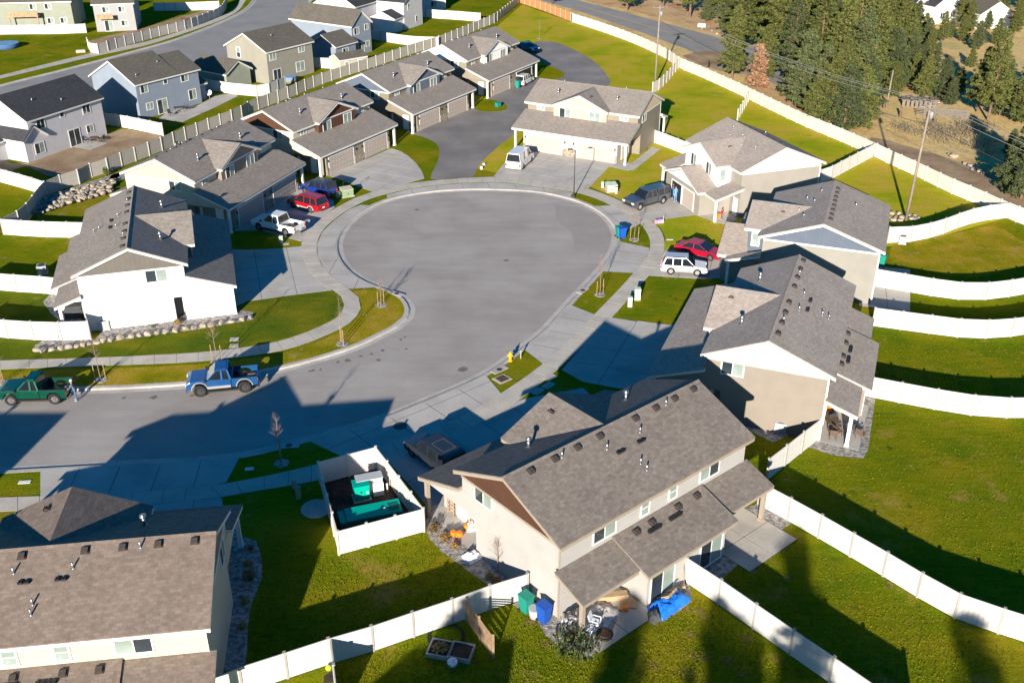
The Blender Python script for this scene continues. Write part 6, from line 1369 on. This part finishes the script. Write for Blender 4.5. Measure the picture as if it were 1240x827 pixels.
for k in (-1,1): MB().box(-.05,0,k*.3-.03,k*.3+.03,0,1.9).build('side_rail', 'wood', t)
for k in range(6): MB().box(-.06,-.01,-.3,.3,.2+k*.3,.3+k*.3).build('slat', 'wood', t)
heap('white_sheet', 'crumpled white sheet on the gravel at the wall corner', 'sheet', G2((572,675)), .55, .45, .45, 'white_cloth', 51, .02, .6)
# lattice screen, garden boxes, hose, pot
a, b = Vector(G2((564.5,752))), Vector(G2((598,798))); d = b-a; L_ = d.length
t = thing('trellis_screen', 'grey wooden trellis screen standing on the lawn below the white fence', 'trellis', (a.x, a.y, 0), math.atan2(d.y, d.x))
for k in range(3): MB().box(k*(L_-.09)/2, k*(L_-.09)/2+.09, -.045,.045,0,1.75).build('post', 'wood', t)
for k in range(9): MB().box(0,L_,-.02,.02,.12+k*.17,.22+k*.17).build('slat', 'wood', t)
for k, (q, l) in enumerate([((533,788),'soil filled garden box with plants, left of the pair'),((559,791.5),'dark empty garden box with white frame, right of the pair')]):
    x, y = G2(q); t = thing('garden_box', l, 'garden box', (x, y, 0), -.25); 
    for s in (-1,1): MB().box(-.62,.62,s*.58-.04,s*.58+.04,0,.28).build('board', 'trim_silver', t); MB().box(s*.58-.04,s*.58+.04,-.54,.54,0,.281).build('board', 'trim_silver', t)
    MB().box(-.54,.54,-.54,.54,0,.2).build('soil', 'soil_dark', t)
    if k == 0: link('plants', leaf_clump(61, 160, .45, .1, .05, .12, 'dry_leaves', 'plants', .18), t)
x, y = G2((540,771)); m = MB()
for rr_, zz in ((.95,.03),(1.02,.05),(.9,.06)):
    for k in range(28): a0, a1 = 6.283*k/28, 6.283*(k+1)/28; m.tube((math.cos(a0)*rr_,math.sin(a0)*rr_*1.0,zz),(math.cos(a1)*rr_,math.sin(a1)*rr_,zz),.03,.03,n=5,caps=False)
o = m.build('garden_hose', 'black_plastic'); o.location = (x, y, 0); tag(o, 'dark hose coiled in a wide ring on the lawn', 'hose')
x, y = G2((548,806)); t = thing('flower_pot', 'white pot with dark plants on the shaded lawn', 'pot', (x, y, 0)); MB().tube((0,0,0),(0,0,.35),.2,.28,n=14).build('pot', 'white_cloth', t); link('plant', leaf_clump(62, 120, .4, .18, .05, .12, 'shrub_leaves', 'plant', .0), t)
x, y = G2((398,811)); o = MB().ball((0,0,.16),.17,12,8).build('ball', 'lime'); o.location = (x, y, 0); tag(o, 'lime green ball on the small bare bed', 'ball')
# taupe house patio furniture
table('brown patio table seen from above beside the corner post', G2((1004,516)), 1.6, 1.7, .9, .72, 'rattan')
chair('brown patio chair at the lower end of the table', G2((1008,532)), 2.9, 'rattan'); chair('brown patio chair on the right of the table', G2((1014,528)), 1.9, 'rattan'); chair('dark chair against the wall behind the table', G2((1010,518)), .5, 'steel_dark')
chair('dark metal chair outside the corner post, left of the pair', G2((1031,524)), 2.6, 'steel_dark'); chair('wicker chair at the outer patio edge, right of the pair', G2((1041,531)), 2.4, 'rattan')
x, y = G2((1000,500)); o = MB().box(-.3,.3,-.25,.25,0,.6).build('wooden_crate', 'pumpkin'); o.location = (x, y, .05); tag(o, 'orange brown crate in the patio corner by the fence', 'crate')
def acunit(label, p, rz, s=.85):
    x, y = G2(p); t = thing('air_conditioner', label, 'air conditioner', (x, y, .02), rz, 'air conditioners'); MB().box(-s/2-.06,s/2+.06,-s/2-.06,s/2+.06,0,.08).build('pad', 'kerb_concrete', t); MB().box(-s/2,s/2,-s/2,s/2,.08,.85).build('casing', 'bin_grey', t); MB().tube((0,0,.85),(0,0,.88),s*.42,s*.42,n=18).build('fan_guard', 'steel_dark', t)
    for k in range(5): MB().box(-s/2-.01,s/2+.01,-s/2-.01,s/2+.01,.18+k*.13,.2+k*.13).build('louver', 'steel_dark', t)
acunit('grey air conditioner by the taupe wall below the window', (945,522), 1.2); acunit('grey air conditioner on the gravel below the bright white wall', (127,398), .4); acunit('grey unit beside the fence under the far left wall of the white house', (52,331), .3)
acunit('small grey unit at the foot of the curving white fence below the utility pole', (1092,295), 1.3, .7)
# covered grill of the white house
x, y = G2((93,384)); t = thing('covered_grill', 'dark covered grill under the patio roof of the white house', 'grill', (x, y, .02), .2); MB().box(-.9,.8,-.4,.4,0,.85).build('cover', 'cover_dark', t); MB().prism([(-.8,-.38,.85),(.6,-.38,.85),(.6,.38,.85),(-.8,.38,.85)], (.05,0,.35)).build('hood', 'cover_dark', t)
# far yards: clutter, trampoline, umbrella, tubs
def small(name, label, cat, p, sz, m, z=0, rz=.3):
    x, y = G2(p); o = MB().box(-sz[0]/2,sz[0]/2,-sz[1]/2,sz[1]/2,0,sz[2]*.8).prism([(-sz[0]*.45,-sz[1]*.45,sz[2]*.8),(sz[0]*.45,-sz[1]*.45,sz[2]*.8),(sz[0]*.45,sz[1]*.45,sz[2]*.8),(-sz[0]*.45,sz[1]*.45,sz[2]*.8)], (0,0,sz[2]*.2)).build(name, m); o.location = (x, y, z); o.rotation_euler = (0,0,rz); tag(o, label, cat)
table('round table on the small slab behind the light grey house', G2((115,173)), .3, 1.3, 1.3, .7, 'rattan', True); chair('dark chair left of the round table behind the light grey house', G2((105,174)), 1.5, 'steel_dark'); chair('dark chair right of the round table behind the light grey house', G2((124,172)), 4.5, 'steel_dark')
chair('dark lounge chair nearest the glazed doors of the blue grey house', G2((207,141)), 1, 'steel_dark'); chair('dark lounge chair by the lawn edge of the blue grey house', G2((228,134)), 2, 'steel_dark'); table('dark table on the shaded slab of the blue grey house', G2((218,136)), .3, 1.6, 1.0, .7, 'steel_dark')
x, y = G2((254,120)); t = thing('satellite_dish', 'white dish on the slab right of the blue grey house', 'satellite dish', (x, y, 0)); MB().tube((0,0,0),(0,0,.8),.04,.04).build('mast', 'trim_silver', t); MB().tube((0,-.05,.9),(0,-.15,1.0),.15,.5,n=16).build('dish', 'trim_white', t)
x, y = G2((352,100)); t = thing('round_tub', 'round grey covered tub beside the olive house patio door', 'tub', (x, y, 0)); MB().tube((0,0,0),(0,0,.8),1.0,1.0,n=20).build('body', 'table_grey', t); MB().tube((0,0,.8),(0,0,.95),1.03,.9,n=20).build('cover', 'blue_cloth', t)
small('storage_chest', 'dark chest left of the round tub', 'chest', (334,104), (1.3,.7,.8), 'cover_dark')
x, y = G2((8,58)); t = thing('round_pool', 'low round blue pool on the shaded lawn at the left edge', 'pool', (x, y, 0)); MB().tube((0,0,0),(0,0,.8),2.2,2.2,n=28).build('wall', 'denim', t); MB().tube((0,0,.8),(0,0,.84),2.28,2.28,n=28).build('cover', 'blue_cloth', t)
small('garden_bench', 'low pale bench on the strip beside the street sidewalk', 'bench', (98,64), (1.6,.5,.5), 'kerb_concrete')
small('trash_can', 'dark can at the wall of the olive house', 'bin', (303,101), (.6,.6,.9), 'cover_dark'); small('flower_tub', 'rust red planter in the soil yard by the street fence', 'planter', (222,26), (.9,.5,.8), 'rust')
small('play_toy', 'pink and purple toy at the edge of the sidewalk', 'toy', (798,270.5), (1.0,.35,.4), 'purple', .03)
x, y = G2((803,271)); o = MB().tube((0,0,0),(0,0,.9),.02,.02).build('flag_stick', 'trim_white'); o.location = (x, y, 0); tag(o, 'thin white stick beside the pink toy', 'stick')
# log pile, sheds and rails on the dry ground
x, y = G2((1112,128)); t = thing('wood_shack', 'collapsed weathered timber shack on the dry ground', 'shack', (x, y, 0), -.25)
mat('weathered', (.17,.145,.12), .95, .2, 3)
for k in range(9): MB().box(-2.6+k*.58,-2.1+k*.58,-1.2,1.2,.9+(k % 3)*.12,1.02+(k % 3)*.12).build('plank', 'weathered', t)
for k in range(8): MB().box(-2.5+k*.62,-2.05+k*.62,-1.3,-1.22,0,1.0).build('plank', 'weathered', t)
x, y = G2((1140,143)); t = thing('rail_stack', 'stack of grey weathered fence rails beside the timber shack', 'timber stack', (x, y, 0), -.35)
for k in range(5):
    for j in range(3): MB().tube((-.5+j*.05-3.0+j*.9,j*.35,.15+k*.24),(3.4+j*.2,j*.35+.1,.15+k*.24),.08,.07,n=6).build('log', 'weathered', t)
for px, py in [(1090,141),(1125,146),(1132,150),(1070,131)]:
    x, y = G2((px,py)); o = MB().tube((0,0,0),(.05,0,1.3),.22,.18,n=8).build('stump', 'bark'); o.location = (x, y, 0); tag(o, 'dark stump post on the dry ground near the timber shack', 'stump', 'stump posts on the dry ground')
o = MB().tube((0,0,0),(0,0,1.1),.12,.12,n=8).build('marker_post', 'rubber'); o.location = (*G2((858,82)),0); tag(o, 'dark short post by the gravel turnout', 'post')
small('road_sign_block', 'pale block lying beside the county road', 'block', (850,33), (1.6,.7,.7), 'trim_white', 0, -.4)
# entry lights / clutter in the white fronted house garage
small('stacked_box', 'dark box on the ground behind the steel grey pickup', 'box', (812,232), (.8,.6,.8), 'black_plastic', .03); small('jack_o_lantern', 'orange pumpkin at the porch post of the white fronted house', 'pumpkin', (817.5,221), (.5,.5,.7), 'pumpkin', .03)
small('porch_pumpkin', 'orange pumpkin at the right porch of the white fronted house', 'pumpkin', (869.5,264), (.45,.45,.5), 'pumpkin', .03)
# ================================================================ PEOPLE
def person(label, p, facing, shirt, trousers, hair, pose='stand', H=1.76, z=0, hold=None, grp=None):
    x, y = G2(p, z); t = thing('person', label, 'person', (x, y, z), facing, grp); k = H/1.76
    V = {}; E_ = []; Rr = {}
    def j(n, co, r, par=None): V[n] = co; Rr[n] = r; (E_.append((par, n)) if par else None)
    fwd = .12 if pose == 'lean' else 0
    j('pelvis', (0,0,.95), .150); j('waist', (0,fwd*.4,1.08), .135, 'pelvis'); j('chest', (0,fwd*.9,1.30), .165, 'waist'); j('neck0', (0,fwd,1.46), .075, 'chest'); j('neck', (0,fwd*1.1,1.53), .058, 'neck0'); j('jaw', (0,fwd*1.2+.02,1.60), .080, 'neck'); j('head', (0,fwd*1.2,1.69), .098, 'jaw')
    for s, nm in ((-1,'r'),(1,'l')):
        st = .09 if pose != 'step' else .09
        fy = .14*s if pose == 'step' else .03*s
        j('hip'+nm, (s*.09,0,.90), .105, 'pelvis'); j('knee'+nm, (s*.11,fy+.02,.49), .066, 'hip'+nm); j('ankle'+nm, (s*.12,fy,.09), .045, 'knee'+nm); j('toe'+nm, (s*.13,fy+.16,.04), .038, 'ankle'+nm)
        j('sh'+nm, (s*.18,fwd*.9,1.41), .062, 'chest')
        if pose == 'reach' or (pose == 'lean'): j('el'+nm, (s*.24,fwd+.16,1.18), .044, 'sh'+nm); j('wr'+nm, (s*.20,fwd+.40,1.14), .030, 'el'+nm); hd = Vector((0,.09,.0))
        else: j('el'+nm, (s*.25,-.01,1.14), .044, 'sh'+nm); j('wr'+nm, (s*.27,.09,.89), .030, 'el'+nm); hd = Vector((0,.03,-.09))
        w = Vector(V['wr'+nm]); pm = w+hd*.9; j('palm'+nm, tuple(pm), .036, 'wr'+nm)
        for q in range(4):
            o = Vector((0,(q-1.5)*.018,0)) if pose not in ('reach','lean') else Vector(((q-1.5)*.018,0,0))
            j('f%d%s' % (q, nm), tuple(pm+o+hd*.55), .010, 'palm'+nm); j('g%d%s' % (q, nm), tuple(pm+o*1.2+hd*(.85+.1*(q in (1,2)))+Vector((-s*.012,.01,0))), .008, 'f%d%s' % (q, nm))
        j('th'+nm, tuple(w+hd*.6+Vector((-s*.04,.03,0))), .010, 'palm'+nm)
    names = list(V); me = bpy.data.meshes.new('body'); me.from_pydata([tuple(c*k for c in V[n]) for n in names], [(names.index(a), names.index(b)) for a, b in E_], [])
    o = link('body', me, t); sm = o.modifiers.new('skin', 'SKIN'); sv = me.skin_vertices[0].data
    for i, n in enumerate(names): sv[i].radius = (Rr[n]*k, Rr[n]*k*(.82 if n in ('pelvis','waist','chest') else 1)); sv[i].use_root = (n == 'pelvis')
    sb = o.modifiers.new('sub', 'SUBSURF'); sb.levels = 1; sb.render_levels = 1
    dg = bpy.context.evaluated_depsgraph_get(); ev = o.evaluated_get(dg); m2 = bpy.data.meshes.new_from_object(ev); o.modifiers.clear(); o.data = m2; m2.materials.clear()
    for mm in ('skin', shirt, trousers, 'shoe_white'): m2.materials.append(MT[mm])
    for f in m2.polygons:
        c = f.center/k; f.use_smooth = True
        if c.z > 1.50: mi = 0
        elif c.z < .07: mi = 3
        elif abs(c.x) > .17 and (c.z < .93 or (pose in ('reach','lean') and c.y > fwd+.36)): mi = 0
        elif c.z < .98 and abs(c.x) < .22: mi = 2
        else: mi = 1
        f.material_index = mi
    hy = fwd*1.2
    MB().ball((0,(hy-.022)*k,1.725*k),(.108*k,.118*k,.105*k),12,8).build('hair', hair, t)
    fc = MB()
    for s in (-1,1): fc.ball((s*.036*k,(hy+.094)*k,1.69*k),(.014*k,.010*k,.010*k),6,4,0)
    fc.build('eye', 'hair_dark', t); MB().ball((0,(hy+.104)*k,1.66*k),(.014*k,.022*k,.024*k),6,4).build('nose', 'skin', t); MB().ball((0,(hy+.094)*k,1.622*k),(.026*k,.01*k,.008*k),6,4).build('mouth', 'plastic_red', t)
    for s in (-1,1): MB().ball((s*.10*k,hy*k,1.675*k),(.014*k,.025*k,.034*k),6,4).build('ear', 'skin', t)
    return t
person('grey haired man in a grey shirt and jeans at the tailgate of the green pickup', (93.5,485), R(100), 'shirt_grey', 'denim', 'hair_grey', 'lean', 1.85, -.115)
person('person in a pale shirt standing close behind the steel grey pickup', (815,240), R(70), 'shirt_grey', 'denim', 'hair_dark', 'reach', 1.78, .03)
person('person in blue top and light jeans near the steel grey pickup', (817.5,244), R(200), 'blue_cloth', 'blue_cloth', 'hair_dark', 'stand', 1.82, .03)
person('person in red standing in the garage doorway of the white fronted house', (833,235.5), R(60), 'shirt_red', 'shirt_dark', 'shirt_red', 'stand', 1.80, .03)
person('person in dark clothes beside the one in red in the garage doorway', (828.5,234), R(120), 'shirt_dark', 'shirt_dark', 'hair_dark', 'stand', 1.72, .03)
person('child in a red top at the right porch corner of the white fronted house', (873.5,266), R(110), 'shirt_red', 'denim', 'hair_dark', 'stand', 1.25, .03)
